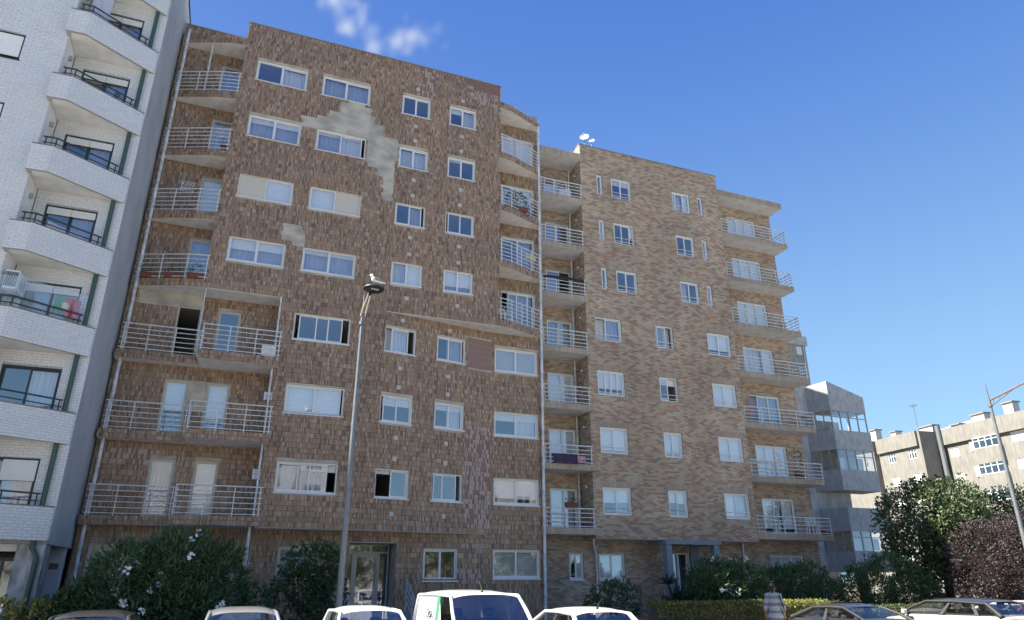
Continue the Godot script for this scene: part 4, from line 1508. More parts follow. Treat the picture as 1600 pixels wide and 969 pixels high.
func stems(base: Vector3, lobes: Array, r: float, upto := 0.6) -> ArrayMesh:
	var b := MB.new()
	for l in lobes:
		var e: Vector3 = l[0] + Vector3(0, l[1].y * (upto - 0.5), 0)
		var a := base + Vector3(rng.randf_range(-0.1, 0.1), 0, rng.randf_range(-0.1, 0.1))
		var m := a.lerp(e, 0.5) + rdir() * 0.12
		b.tube([a, m, e], [r, r * 0.7, r * 0.3], 6)
		for k in 5:
			var d := rdir()
			d.y = absf(d.y)
			b.tube([m.lerp(e, rng.randf()), l[0] + d * l[1] * 0.8], [r * 0.35, r * 0.12], 5)
	return b.mesh()


func shrub(called: String, label: String, at: Vector3, lobes: Array, count: int, kind: String, size: float, cols: Array, flowers := 0, flower_col := Color(0.85, 0.84, 0.80), group := "shrubs in the front gardens") -> void:
	var o := thing(called, label, "shrub", group, at)
	put("stem", stems(Vector3.ZERO, lobes, 0.03), M.bark, o)
	gathered("foliage", leaves(lobes, count, kind, size, cols), leaf_mesh(kind), M.leaf, o)
	if flowers > 0:
		var p := Pieces.new()
		var made := 0
		while made < flowers:
			var l = lobes[rng.randi() % lobes.size()]
			var d := rdir()
			if d.y < -0.1 or d.z < -0.3:
				continue
			made += 1
			var q: Vector3 = l[0] + d * l[1] * 1.08
			for k in rng.randi_range(5, 9):
				var s := rng.randf_range(0.07, 0.12)
				p.t.append(Transform3D(turned((d + rdir() * 0.7), rng.randf() * TAU, Vector3(s, s, s)), q + rdir() * 0.09))
				p.c.append(flower_col * rng.randf_range(0.9, 1.0))
		gathered("blossom", p, leaf_mesh("flower"), M.petal, o)


func tree(called: String, label: String, at: Vector3, trunk_h: float, trunk_r: float, lobes: Array, count: int, size: float, cols: Array, group := "trees beside the street") -> void:
	var o := thing(called, label, "tree", group, at)
	var b := MB.new()
	b.tube([Vector3.ZERO, Vector3(0.05, trunk_h * 0.5, 0), Vector3(0, trunk_h, 0.05), Vector3(0.05, trunk_h * 1.6, 0)], [trunk_r * 1.3, trunk_r, trunk_r * 0.8, trunk_r * 0.3], 10)
	for l in lobes:
		var e: Vector3 = l[0]
		b.tube([Vector3(0, trunk_h * rng.randf_range(0.8, 1.1), 0), Vector3(0, trunk_h, 0).lerp(e, 0.5) + rdir() * 0.2, e], [trunk_r * 0.5, trunk_r * 0.35, trunk_r * 0.12], 6)
		for k in 4:
			b.tube([e, e + rdir() * l[1] * 0.85], [trunk_r * 0.14, 0.01], 5)
	put("trunk", b.mesh(), M.bark, o)
	gathered("crown", leaves(lobes, count, "oval", size, cols, 7, 1.3, 0.2), leaf_mesh("oval"), M.leaf, o)


func hedge(label: String, x0: float, x1: float, z0: float, z1: float, h: float, count: int, cols: Array) -> void:
	var o := thing("hedge", label, "hedge", "clipped hedges along the pavement")
	var b := MB.new()
	for k in int((x1 - x0) * 5):
		var x := x0 + (k + 0.5) / 5.0
		b.tube([Vector3(x, 0, (z0 + z1) / 2), Vector3(x + rng.randf_range(-0.1, 0.1), h * 0.8, rng.randf_range(z0 + 0.1, z1 - 0.1))], [0.02, 0.008], 5)
	put("stem", b.mesh(), M.bark, o)
	var p := Pieces.new()
	for k in count:
		var f := rng.randf()
		var q := Vector3(rng.randf_range(x0, x1), rng.randf_range(0.05, h), z1)
		var nn := Vector3(0, 0.2, 1)
		if f < 0.36:
			q = Vector3(rng.randf_range(x0, x1), h, rng.randf_range(z0, z1))
			nn = Vector3.UP
		elif f < 0.5:
			q.z = z0
			nn = Vector3(0, 0.2, -1)
		q += nn * (0.05 * low_noise.get_noise_2d(q.x * 90, q.y * 90 + q.z * 60) - absf(rng.randfn()) * 0.05) + rdir() * 0.03
		var s := rng.randf_range(0.05, 0.085)
		p.t.append(Transform3D(turned(nn * 0.6 + rdir() * 0.9, rng.randf() * TAU, Vector3(s, s, s)), q))
		var c: Color = cols[rng.randi() % cols.size()] * rng.randf_range(0.75, 1.2)
		c.a = 1.0
		p.c.append(c)
	gathered("foliage", p, leaf_mesh("oval"), M.leaf, o)
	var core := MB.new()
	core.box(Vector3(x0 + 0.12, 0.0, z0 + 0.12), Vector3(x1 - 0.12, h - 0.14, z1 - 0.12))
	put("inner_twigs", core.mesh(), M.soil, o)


# ---------------------------------------------------------------- bodies from joined bones
# bones: [from, to, radius at from, radius at to]; meshed as surface nets. flat squeezes the body front to back.
func body_mesh(bones: Array, k: float, cell: float, flat := 1.0, colorer = null) -> ArrayMesh:
	var lo := Vector3(1e9, 1e9, 1e9)
	var hi := -lo
	for q in bones:
		for i in 2:
			var r: float = q[2 + i] + k * 0.5 + cell * 2
			lo = lo.min(q[i] - Vector3.ONE * r)
			hi = hi.max(q[i] + Vector3.ONE * r)
	var n := Vector3i(((hi - lo) / cell).ceil()) + Vector3i.ONE
	var f := PackedFloat32Array()
	f.resize(n.x * n.y * n.z)
	f.fill(1.0)
	for q in bones:
		var a: Vector3 = q[0]
		var b: Vector3 = q[1]
		var reach: float = maxf(q[2], q[3]) + k + cell * 2.5
		var l := Vector3i(((a.min(b) - Vector3.ONE * reach - lo) / cell).floor()).clamp(Vector3i.ZERO, n - Vector3i.ONE)
		var h := Vector3i(((a.max(b) + Vector3.ONE * reach - lo) / cell).ceil()).clamp(Vector3i.ZERO, n - Vector3i.ONE)
		var ab := b - a
		var len2 := maxf(ab.length_squared(), 1e-8)
		for z in range(l.z, h.z + 1):
			for y in range(l.y, h.y + 1):
				for x in range(l.x, h.x + 1):
					var pnt := lo + Vector3(x, y, z) * cell
					var t := clampf((pnt - a).dot(ab) / len2, 0, 1)
					var d := (pnt - a - ab * t).length() - lerpf(q[2], q[3], t)
					var idx := x + n.x * (y + n.y * z)
					var e := f[idx]
					var m := maxf(k - absf(d - e), 0.0) / k
					f[idx] = minf(d, e) - m * m * k * 0.25
	var ids := {}
	var verts := PackedVector3Array()
	var sy := n.x
	var sz := n.x * n.y
	for z in n.z - 1:
		for y in n.y - 1:
			for x in n.x - 1:
				var i0 := x + sy * y + sz * z
				var first := f[i0] < 0.0
				var mixed := false
				for c in range(1, 8):
					if (f[i0 + (c & 1) + sy * ((c >> 1) & 1) + sz * (c >> 2)] < 0.0) != first:
						mixed = true
						break
				if not mixed:
					continue
				var acc := Vector3.ZERO
				var cnt := 0
				for c in 8:
					for ax in 3:
						if c & (1 << ax):
							continue
						var c2 := c | (1 << ax)
						var va := f[i0 + (c & 1) + sy * ((c >> 1) & 1) + sz * (c >> 2)]
						var vb := f[i0 + (c2 & 1) + sy * ((c2 >> 1) & 1) + sz * (c2 >> 2)]
						if (va < 0.0) == (vb < 0.0):
							continue
						var t := va / (va - vb)
						var pa := Vector3(c & 1, (c >> 1) & 1, c >> 2)
						acc += pa + Vector3(float(ax == 0), float(ax == 1), float(ax == 2)) * t
						cnt += 1
				ids[i0] = verts.size()
				verts.append(lo + (Vector3(x, y, z) + acc / cnt) * cell)
	var index := PackedInt32Array()
	var steps := [1, sy, sz]
	for i0 in ids.keys():
		for ax in 3:
			var st: int = steps[ax]
			var s1: int = steps[(ax + 1) % 3]
			var s2: int = steps[(ax + 2) % 3]
			var ina := f[i0] < 0.0
			if ina == (f[i0 + st] < 0.0):
				continue
			if not (ids.has(i0 - s1) and ids.has(i0 - s2) and ids.has(i0 - s1 - s2)):
				continue
			var q := [ids[i0], ids[i0 - s1], ids[i0 - s1 - s2], ids[i0 - s2]]
			if ina:
				index.append_array([q[0], q[2], q[1], q[0], q[3], q[2]])
			else:
				index.append_array([q[0], q[1], q[2], q[0], q[2], q[3]])
	for i in verts.size():
		verts[i].z *= flat
	var norm := PackedVector3Array()
	norm.resize(verts.size())
	for i in range(0, index.size(), 3):
		var m := (verts[index[i + 2]] - verts[index[i]]).cross(verts[index[i + 1]] - verts[index[i]])
		for j in 3:
			norm[index[i + j]] += m
	for i in norm.size():
		norm[i] = norm[i].normalized()
	var arr := []
	arr.resize(Mesh.ARRAY_MAX)
	arr[Mesh.ARRAY_VERTEX] = verts
	arr[Mesh.ARRAY_NORMAL] = norm
	arr[Mesh.ARRAY_INDEX] = index
	if colorer != null:
		var cols := PackedColorArray()
		for q in verts:
			cols.append(colorer.call(q))
		arr[Mesh.ARRAY_COLOR] = cols
	var mesh := ArrayMesh.new()
	mesh.add_surface_from_arrays(Mesh.PRIMITIVE_TRIANGLES, arr)
	return mesh


func stripes(q: Vector3) -> Color:
	var w := fposmod(q.y - 0.035, 0.215)
	var c := Color(0.42, 0.43, 0.45) if w > 0.09 else Color(0.22, 0.21, 0.205)
	if absf(fposmod(w, 0.045) - 0.022) < 0.004:
		c *= 0.85
	c.a = 1.0
	return c


func person() -> void:
	var o := thing("person", "person in a long white and grey striped shirt seen from behind at the hedge", "person", "", Vector3(16.38, 0.13, 7.1), deg_to_rad(139))
	# +z is the front of the figure
	var V := func(x: float, y: float, z: float) -> Vector3: return Vector3(x, y, z)
	var bones := []
	bones.append([V.call(0, 1.0, 0), V.call(0, 1.2, 0), 0.14, 0.13])
	bones.append([V.call(0, 1.2, 0), V.call(0, 1.38, 0.0), 0.13, 0.12])
	bones.append([V.call(-0.13, 1.40, 0), V.call(0.13, 1.40, 0), 0.085, 0.085])
	bones.append([V.call(0, 1.42, 0), V.call(0, 1.53, 0.02), 0.062, 0.056])
	for s in [-1.0, 1.0]:
		var hand: Vector3 = V.call(s * 0.27, 0.80, 0.12 if s < 0 else 0.02)
		var elbow: Vector3 = V.call(s * 0.255, 1.10, -0.03)
		bones.append([V.call(s * 0.175, 1.40, 0), elbow, 0.056, 0.044])
		bones.append([elbow, hand, 0.043, 0.029])
		bones.append([V.call(s * 0.09, 0.93, 0), V.call(s * 0.1, 0.50, 0.02 * s + 0.03), 0.092, 0.058])
		bones.append([V.call(s * 0.1, 0.50, 0.02 * s + 0.03), V.call(s * 0.1, 0.09, 0.03 * s - 0.02), 0.056, 0.038])
		bones.append([V.call(s * 0.1, 0.055, 0.03 * s - 0.04), V.call(s * 0.12, 0.035, 0.03 * s + 0.17), 0.042, 0.030])
		# palm and five fingers
		bones.append([hand, hand + V.call(0, -0.09, 0.01), 0.026, 0.024])
		for k in 4:
			var a: Vector3 = hand + V.call(0, -0.10, 0.032 - k * 0.021)
			var l: float = [0.072, 0.082, 0.076, 0.06][k]
			bones.append([a, a + V.call(-s * 0.006, -l * 0.55, 0.004), 0.0095, 0.009])
			bones.append([a + V.call(-s * 0.006, -l * 0.55, 0.004), a + V.call(-s * 0.024, -l, 0.008), 0.009, 0.008])
		bones.append([hand + V.call(-s * 0.01, -0.03, 0.03), hand + V.call(-s * 0.02, -0.085, 0.055), 0.012, 0.009])
	# head with nose, ears and chin
	bones.append([V.call(0, 1.60, 0.02), V.call(0, 1.665, 0.005), 0.078, 0.092])
	bones.append([V.call(0, 1.565, 0.055), V.call(0, 1.58, 0.06), 0.04, 0.045])
	bones.append([V.call(0, 1.645, 0.10), V.call(0, 1.615, 0.118), 0.012, 0.016])
	bones.append([V.call(-0.088, 1.64, 0), V.call(-0.09, 1.61, 0), 0.016, 0.012])
	bones.append([V.call(0.088, 1.64, 0), V.call(0.09, 1.61, 0), 0.016, 0.012])
	put("body", body_mesh(bones, 0.03, 0.011), M.skin, o)
	var face := MB.new()
	for s in [-1.0, 1.0]:
		face.tube([V.call(s * 0.033 - 0.012, 1.645, 0.091), V.call(s * 0.033 + 0.012, 1.645, 0.091)], [0.007], 6)
	face.tube([V.call(-0.022, 1.578, 0.103), V.call(0.022, 1.578, 0.103)], [0.006], 6)
	put("face_features", face.mesh(), M.hair, o)
	var shirt := []
	shirt.append([V.call(0, 0.80, 0), V.call(0, 1.2, 0), 0.185, 0.165])
	shirt.append([V.call(0, 1.2, 0), V.call(0, 1.38, 0), 0.165, 0.145])
	shirt.append([V.call(-0.07, 0.80, 0), V.call(0.07, 0.80, 0), 0.17, 0.17])
	shirt.append([V.call(-0.15, 1.395, 0), V.call(0.15, 1.395, 0), 0.10, 0.10])
	shirt.append([V.call(0, 1.42, 0), V.call(0, 1.49, 0.01), 0.085, 0.075])
	for s in [-1.0, 1.0]:
		shirt.append([V.call(s * 0.18, 1.40, 0), V.call(s * 0.26, 1.10, -0.03), 0.085, 0.075])
		shirt.append([V.call(s * 0.26, 1.10, -0.03), V.call(s * 0.27, 0.97, 0.02), 0.07, 0.062])
	put("shirt", body_mesh(shirt, 0.035, 0.016, 0.9, stripes), M.cloth, o)
	var tro := []
	for s in [-1.0, 1.0]:
		tro.append([V.call(s * 0.08, 0.92, 0), V.call(s * 0.1, 0.50, 0.02 * s + 0.03), 0.118, 0.082])
		tro.append([V.call(s * 0.1, 0.50, 0.02 * s + 0.03), V.call(s * 0.1, 0.12, 0.03 * s - 0.02), 0.08, 0.065])
	put("trousers", body_mesh(tro, 0.03, 0.016), M.trousers, o)
	put("hair", body_mesh([[V.call(0, 1.66, -0.015), V.call(0, 1.70, -0.005), 0.098, 0.088], [V.call(0, 1.60, -0.05), V.call(0, 1.53, -0.055), 0.065, 0.05]], 0.03, 0.014), M.hair, o)
	var strap := MB.new()
	strap.tube([V.call(-0.2, 1.49, -0.02), V.call(-0.19, 1.40, -0.115), V.call(-0.26, 1.15, -0.14), V.call(-0.29, 0.98, -0.10)], [0.014], 6)
	put("bag_strap", strap.mesh(), M.black, o)


func gull(at: Vector3, turn: float) -> void:
	var o := thing("gull", "white and grey gull standing on the round street lamp head", "bird", "", at, turn)
	# beak towards +x
	var bones := [[Vector3(-0.10, 0.16, 0), Vector3(0.06, 0.20, 0), 0.05, 0.072], [Vector3(0.06, 0.21, 0), Vector3(0.12, 0.29, 0), 0.058, 0.04], [Vector3(0.125, 0.315, 0), Vector3(0.14, 0.315, 0), 0.042, 0.034], [Vector3(-0.12, 0.155, 0), Vector3(-0.26, 0.13, 0), 0.035, 0.014]]
	put("body", body_mesh(bones, 0.04, 0.012), M.gull_white, o)
	for s in [-1.0, 1.0]:
		put("wing", body_mesh([[Vector3(0.05, 0.215, s * 0.055), Vector3(-0.10, 0.185, s * 0.05), 0.035, 0.032], [Vector3(-0.10, 0.185, s * 0.05), Vector3(-0.30, 0.145, s * 0.015), 0.03, 0.008]], 0.02, 0.01), M.gull_grey, o)
		var l := MB.new()
		l.tube([Vector3(-0.01, 0.13, s * 0.03), Vector3(0.0, 0.005, s * 0.03), Vector3(0.045, 0.003, s * 0.035)], [0.006], 5)
		put("leg", l.mesh(), M.beak, o)
		var e := MB.new()
		e.tube([Vector3(0.155, 0.325, s * 0.028), Vector3(0.155, 0.325, s * 0.037)], [0.006], 6)
		put("eye", e.mesh(), M.black, o)
	var b := MB.new()
	b.tube([Vector3(0.165, 0.312, 0), Vector3(0.215, 0.305, 0), Vector3(0.228, 0.296, 0)], [0.013, 0.009, 0.003], 6)
	put("beak", b.mesh(), M.beak, o)


# ---------------------------------------------------------------- street furniture
func street_lamp(label: String, at: Vector3, h: float, head: Vector3, round_head: bool) -> void:
	var o := thing("street_lamp", label, "street lamp", "street lamps", at)
	var b := MB.new()
	b.tube([Vector3(0, 0, 0), Vector3(0, 0.02, 0)], [0.2], 12)
	b.tube([Vector3(0, 0, 0), Vector3(0, 1.2, 0), Vector3(0, 1.25, 0), Vector3(0, h, 0)], [0.105, 0.10, 0.085, 0.05], 14)
	put("pole", b.mesh(), M.galvanised, o)
	b = MB.new()
	b.tube([Vector3(0, h - 0.02, 0), Vector3(0, h + 0.55, 0)], [0.03, 0.022], 8)
	b.tube([Vector3(0, h - 0.35, 0), Vector3(0, h - 0.25, 0)], [0.085], 12)
	put("spigot", b.mesh(), M.galvanised, o)
	if round_head:
		var d := Vector3(head.x, 0, head.z).normalized()
		for s in [-0.06, 0.06]:
			var arm := MB.new()
			var sd: Vector3 = d.cross(Vector3.UP) * s
			arm.tube([Vector3(0, h - 0.1, 0) + sd, Vector3(0, h + 0.05, 0) + d * 0.08 + sd, head - d * 0.28 + sd * 0.5 + Vector3(0, -0.02, 0)], [0.02], 8)
			put("arm", arm.mesh(), M.arm_gold, o)
		var neck := MB.new()
		neck.tube([head - d * 0.34 + Vector3(0, -0.07, 0), head - d * 0.2 + Vector3(0, -0.01, 0)], [0.035, 0.07], 8)
		put("neck", neck.mesh(), M.lamp_black, o)
		var disc := MB.new()
		var rings := []
		for q in [[0.02, -0.035], [0.26, -0.04], [0.285, -0.015], [0.28, 0.02], [0.22, 0.06], [0.1, 0.08], [0.01, 0.085]]:
			var line := []
			for k in 28:
				var t := -TAU * k / 28
				line.append(head + Vector3(cos(t) * q[0], q[1], sin(t) * q[0]))
			rings.append(line)
		disc.loft(rings, true)
		put("lamp_head", disc.mesh(), M.lamp_black, o)
		var led := MB.new()
		for k in 3:
			var q := head + d.cross(Vector3.UP) * (k - 1) * 0.075 + Vector3(0, -0.045, 0) + d * 0.09
			led.box(q + Vector3(-0.03, -0.008, -0.03), q + Vector3(0.03, 0.008, 0.03))
		put("led_module", led.mesh(), M.led, o)
	else:
		var arm := MB.new()
		arm.tube([Vector3(0, h - 0.1, 0), head], [0.035, 0.03], 8)
		arm.tube([Vector3(0, h - 0.35, 0), head * Vector3(0.7, 1, 0.7) + Vector3(0, -0.1, 0)], [0.02], 6)
		for k in 5:
			var f := k / 5.0
			arm.tube([Vector3(0, h - 0.1, 0).lerp(head, f * 0.8 + 0.1), Vector3(0, h - 0.35, 0).lerp(head * Vector3(0.7, 1, 0.7) + Vector3(0, -0.1, 0), f + 0.1)], [0.014], 5)
		put("arm", arm.mesh(), M.rust, o)
		var hd := MB.new()
		var d := Vector3(head.x, 0, head.z).normalized()
		hd.tube([head - d * 0.05, head + d * 0.1, head + d * 0.55, head + d * 0.62], [0.05, 0.12, 0.1, 0.02], 12)
		put("lamp_head", hd.mesh(), M.lamp_black, o)


# ---------------------------------------------------------------- cars
# nose towards +z, origin on the road under the middle. s: L length, W width, H height, belt, hood, a windscreen foot, b roof front, c roof rear, d rear window foot (all from the nose)
func car(called: String, label: String, cat: String, at: Vector3, turn: float, s: Dictionary, paint: Material, roof_paint: Material = null) -> Node3D:
	var o := thing(called, label, cat, "cars parked along the kerb", at, turn)
	var L: float = s.L
	var hw: float = s.W / 2
	var Z := func(q: float) -> float: return L / 2 - q
	if roof_paint == null:
		roof_paint = paint
	# lower body
	var rings := []
	for q in [[0.0, 0.72, 0.62, 0.30], [0.06, 0.86, 0.68, 0.22], [0.25, 0.95, s.hood - 0.14, 0.2], [0.55, 0.985, s.hood - 0.05, 0.2], [s.a - 0.1, 1.0, s.hood, 0.2], [s.a + 0.2, 1.0, s.belt - 0.02, 0.2], [(s.a + s.d) / 2, 1.0, s.belt, 0.2], [s.d - 0.2, 1.0, s.belt + 0.02, 0.2], [s.d, 0.985, s.belt, 0.22], [L - 0.15, 0.96, s.get("tail", s.belt - 0.05), 0.25], [L - 0.03, 0.88, s.get("tail", s.belt - 0.05) - 0.08, 0.3], [L, 0.74, 0.72, 0.36]]:
		var w: float = hw * q[1]
		var t: float = q[2]
		var y: float = q[3]
		var z: float = Z.call(q[0])
		var mid := lerpf(y, t, 0.55)
		var half := [Vector3(w * 0.8, y, z), Vector3(w * 0.96, y + 0.08, z), Vector3(w, mid, z), Vector3(w * 0.975, t - 0.07, z), Vector3(w * 0.93, t - 0.02, z), Vector3(w * 0.84, t, z), Vector3(w * 0.4, t + 0.02, z)]
		var ring := []
		for k in half.size():
			ring.append(half[k])
		for k in range(half.size() - 1, -1, -1):
			ring.append(Vector3(-half[k].x, half[k].y, z))
		rings.append(ring)
	var b := MB.new()
	var back := rings.duplicate()
	back.reverse()
	b.loft(back, true)
	for e in [0, rings.size() - 1]:
		var r = rings[e]
		for k in range(1, r.size() - 1):
			if e == 0:
				b.tri(r[0], r[k], r[k + 1])
			else:
				b.tri(r[0], r[k + 1], r[k])
	put("body", b.mesh(), paint, o)
	var inn := MB.new()
	inn.box(Vector3(-hw * 0.82, s.belt - 0.12, Z.call(s.d - 0.1)), Vector3(hw * 0.82, s.belt + 0.035, Z.call(s.a + 0.12)))
	put("interior_trim", inn.mesh(), M.dark_interior, o)
	# cabin
	var wb := hw * 0.93
	var wr: float = hw * s.get("tumble", 0.76)
	var yr: float = s.H
	var roof := []
	for q in [[s.b - 0.06, -0.075], [s.b + 0.05, -0.03], [lerpf(s.b, s.c, 0.35), 0.0], [lerpf(s.b, s.c, 0.7), -0.005], [s.c - 0.1, -0.035], [s.c + 0.02, -0.08]]:
		var line := []
		for k in 13:
			var x := -1.0 + k / 6.0
			line.append(Vector3(wr * x * (1.0 + 0.04 * (1.0 - absf(x))), yr + q[1] - 0.075 * pow(absf(x), 3.5), Z.call(q[0])))
		roof.append(line)
	var rf := MB.new()
	rf.loft(roof)
	put("roof", rf.mesh(), roof_paint, o)
	var yt := yr - 0.1
	var A0 := Vector3(wb, s.belt - 0.02, Z.call(s.a))
	var A1 := Vector3(wr, yt, Z.call(s.b))
	var D0 := Vector3(wb * 0.97, s.belt, Z.call(s.d))
	var D1 := Vector3(wr, yt - 0.02, Z.call(s.c))
	var flip := Vector3(-1, 1, 1)
	for side in 2:
		var f := Vector3.ONE if side == 0 else flip
		var pil := MB.new()
		pil.tube([A0 * f, (A0.lerp(A1, 0.5) + Vector3(0.015, 0.02, 0)) * f, A1 * f, A1.lerp(D1, 0.5) * f + Vector3(0, 0.02, 0), D1 * f], [0.045, 0.038, 0.036], 8)
		pil.tube([D1 * f, D0 * f], [0.05, 0.07], 8)
		put("pillar", pil.mesh(), M.black if s.has("dark_pillars") else paint, o)
		# side glass and door posts; a van has sheet metal behind the front door
		var cuts: Array = s.get("side", [0.0, 0.47, 0.53, 1.0])
		for g in range(0, cuts.size(), 2):
			var t0: float = cuts[g]
			var t1: float = cuts[g + 1]
			var gl := MB.new()
			var ins := Vector3(-0.012, 0, 0)
			var p0 := A0.lerp(D0, t0) + ins
			var p1 := A0.lerp(D0, t1) + ins
			var p2 := A1.lerp(D1, t1) + ins
			var p3 := A1.lerp(D1, t0) + ins
			if side == 0:
				gl.quad(p0 * f, p1 * f, p2 * f, p3 * f)
			else:
				gl.quad(p1 * f, p0 * f, p3 * f, p2 * f)
			put("side_window", gl.mesh(), M.car_glass, o)
			if t1 < 0.98:
				var post := MB.new()
				var t2: float = cuts[g + 2] if g + 2 < cuts.size() else 1.0
				var q0 := A0.lerp(D0, t1)
				var q1 := A0.lerp(D0, t2)
				var q2 := A1.lerp(D1, t2) + Vector3(0.0, 0.02, 0)
				var q3 := A1.lerp(D1, t1) + Vector3(0.0, 0.02, 0)
				if side == 0:
					post.quad(q0 * f, q1 * f, q2 * f, q3 * f)
				else:
					post.quad(q1 * f, q0 * f, q3 * f, q2 * f)
				put("side_panel" if t2 - t1 > 0.2 else "door_post", post.mesh(), paint if t2 - t1 > 0.2 else M.black, o)
		var mir := MB.new()
		var mq := (A0 + Vector3(0.1, 0.06, -0.22)) * f
		mir.cbox(mq - Vector3(0.09, 0.06, 0.05), mq + Vector3(0.09, 0.07, 0.05), 0.03)
		put("wing_mirror", mir.mesh(), paint, o)
		var hl := MB.new()
		hl.cbox(Vector3(hw * 0.55, 0.58, L / 2 - 0.2) if side == 0 else Vector3(-hw * 0.9, 0.58, L / 2 - 0.2), Vector3(hw * 0.9, 0.74, L / 2 - 0.02) if side == 0 else Vector3(-hw * 0.55, 0.74, L / 2 - 0.02), 0.03)
		put("headlight", hl.mesh(), M.lamp_clear, o)
		var tl := MB.new()
		var ty: float = s.get("tail", s.belt - 0.05)
		tl.cbox(Vector3(hw * 0.55, ty - 0.22, -L / 2 + 0.01) if side == 0 else Vector3(-hw * 0.93, ty - 0.22, -L / 2 + 0.01), Vector3(hw * 0.93, ty - 0.04, -L / 2 + 0.25) if side == 0 else Vector3(-hw * 0.55, ty - 0.04, -L / 2 + 0.25), 0.04)
		put("tail_light", tl.mesh(), M.lamp_red, o)
		for wz in [L / 2 - 0.8, -L / 2 + 0.75]:
			var wh := part("wheel", o, Vector3((hw - 0.1) * f.x, 0.31, wz))
			var ty2 := MB.new()
			ty2.tube([Vector3(-0.1, 0, 0), Vector3(-0.08, 0, 0), Vector3(0.08, 0, 0), Vector3(0.1, 0, 0)], [0.26, 0.31, 0.31, 0.26], 20)
			put("tyre", ty2.mesh(), M.rubber, wh)
			var rm := MB.new()
			rm.tube([Vector3(-0.105, 0, 0), Vector3(0.105, 0, 0)], [0.2], 14)
			put("rim", rm.mesh(), M.rim, wh)
	var ws := MB.new()
	var rows := []
	for t in [0.04, 0.35, 0.68, 0.98]:
		var line := []
		for k in 9:
			var x := -1.0 + k / 4.0
			var q := A0.lerp(A1, t)
			line.append(Vector3(q.x * x * 0.97, q.y + 0.01, q.z + 0.09 * (1.0 - x * x)))
		rows.append(line)
	ws.loft(rows)
	put("windscreen", ws.mesh(), M.car_glass, o)
	var rw := MB.new()
	rows = []
	for t in [0.98, 0.5, 0.06]:
		var line := []
		for k in 9:
			var x := -1.0 + k / 4.0
			var q := D0.lerp(D1, t)
			line.append(Vector3(q.x * x * 0.95, q.y, q.z - 0.06 * (1.0 - x * x)))
		rows.append(line)
	rw.loft(rows)
	put("rear_window" if not s.has("blind_rear") else "rear_door", rw.mesh(), M.car_glass if not s.has("blind_rear") else paint, o)
	for x in [-0.36, 0.36]:
		for q in ([lerpf(s.a, s.d, 0.42)] if s.has("blind_rear") else [lerpf(s.a, s.d, 0.38), lerpf(s.a, s.d, 0.72)]):
			var seat := MB.new()
			seat.cbox(Vector3(x - 0.24, 0.5, Z.call(q) - 0.1), Vector3(x + 0.24, s.belt + 0.14, Z.call(q) + 0.08), 0.05)
			seat.cbox(Vector3(x - 0.12, s.belt + 0.17, Z.call(q) - 0.09), Vector3(x + 0.12, s.belt + 0.34, Z.call(q) + 0.02), 0.04)
			put("seat", seat.mesh(), M.dark_interior, o)
	if s.has("antenna"):
		var an := MB.new()
		var az: float = Z.call(s.antenna)
		an.tube([Vector3(0, yr - 0.02, az), Vector3(0, yr + 0.02, az - 0.03)], [0.03, 0.02], 8)
		an.tube([Vector3(0, yr, az), Vector3(0, yr + 0.2, az - 0.22)], [0.006], 5)
		put("antenna", an.mesh(), M.black, o)
	for e in [1.0, -1.0]:
		var pt := MB.new()
		pt.box(Vector3(-0.26, 0.42, e * L / 2 - 0.03), Vector3(0.26, 0.53, e * L / 2 + 0.01))
		put("number_plate", pt.mesh(), M.plastic_white, o)
	return o


# ---------------------------------------------------------------- things on balconies and walls
func planter(label: String, at: Vector3, w: float, leaf_n: int, trough := true, tall := 0.35) -> void:
	var o := thing("planter", label, "planter", "planted pots on the balconies", at)
	var b := MB.new()
	if trough:
		b.hexa([Vector3(-w / 2, 0, 0.09), Vector3(w / 2, 0, 0.09), Vector3(w / 2, 0, -0.09), Vector3(-w / 2, 0, -0.09), Vector3(-w / 2 - 0.02, 0.2, 0.11), Vector3(w / 2 + 0.02, 0.2, 0.11), Vector3(w / 2 + 0.02, 0.2, -0.11), Vector3(-w / 2 - 0.02, 0.2, -0.11)])
	else:
		b.tube([Vector3.ZERO, Vector3(0, 0.26, 0), Vector3(0, 0.3, 0)], [w * 0.35, w * 0.5, w * 0.54], 12)
	put("pot", b.mesh(), M.terracotta, o)
	if leaf_n > 0:
		var p := leaves([[Vector3(0, 0.22 + tall * 0.4, 0), Vector3(w * 0.5, tall * 0.6, 0.16)]], leaf_n, "oval", 0.07, [Color(0.05, 0.10, 0.03), Color(0.08, 0.14, 0.05)], 4)
		gathered("foliage", p, leaf_mesh("oval"), M.leaf, o)


# hanging cloth with soft folds; x along ud
func cloth(called: String, label: String, cat: String, at: Vector3, ud: Vector3, w: float, h: float, col: Color, group := "laundry on the balconies", emblem = null) -> void:
	var b := MB.new()
	b.colored = true
	var nn := ud.cross(Vector3.UP)
	var nx := 24
	var ny := 14
	var ph := rng.randf() * 6.0
	for i in ny:
		for j in nx:
			var q := []
			for c in [[j, i], [j + 1, i], [j + 1, i + 1], [j, i + 1]]:
				var x := float(c[0]) / nx
				var y := float(c[1]) / ny
				q.append(ud * w * x + Vector3.UP * h * (y - 1.0) + nn * (sin(x * 15.0 + ph) * 0.035 * (1.1 - y) + sin(x * 5.0 + ph) * 0.03))
			var t := col
			if emblem != null:
				t = emblem.call((j + 0.5) / nx, (i + 0.5) / ny)
			b.tint = t
			b.quad(q[0], q[1], q[2], q[3])
			for k in q.size():
				q[k] -= nn * 0.006
			b.quad(q[3], q[2], q[1], q[0])
	var o := put(called, b.mesh(), M.cloth, self, Transform3D(Basis.IDENTITY, at))
	tag(o, label, cat, group)


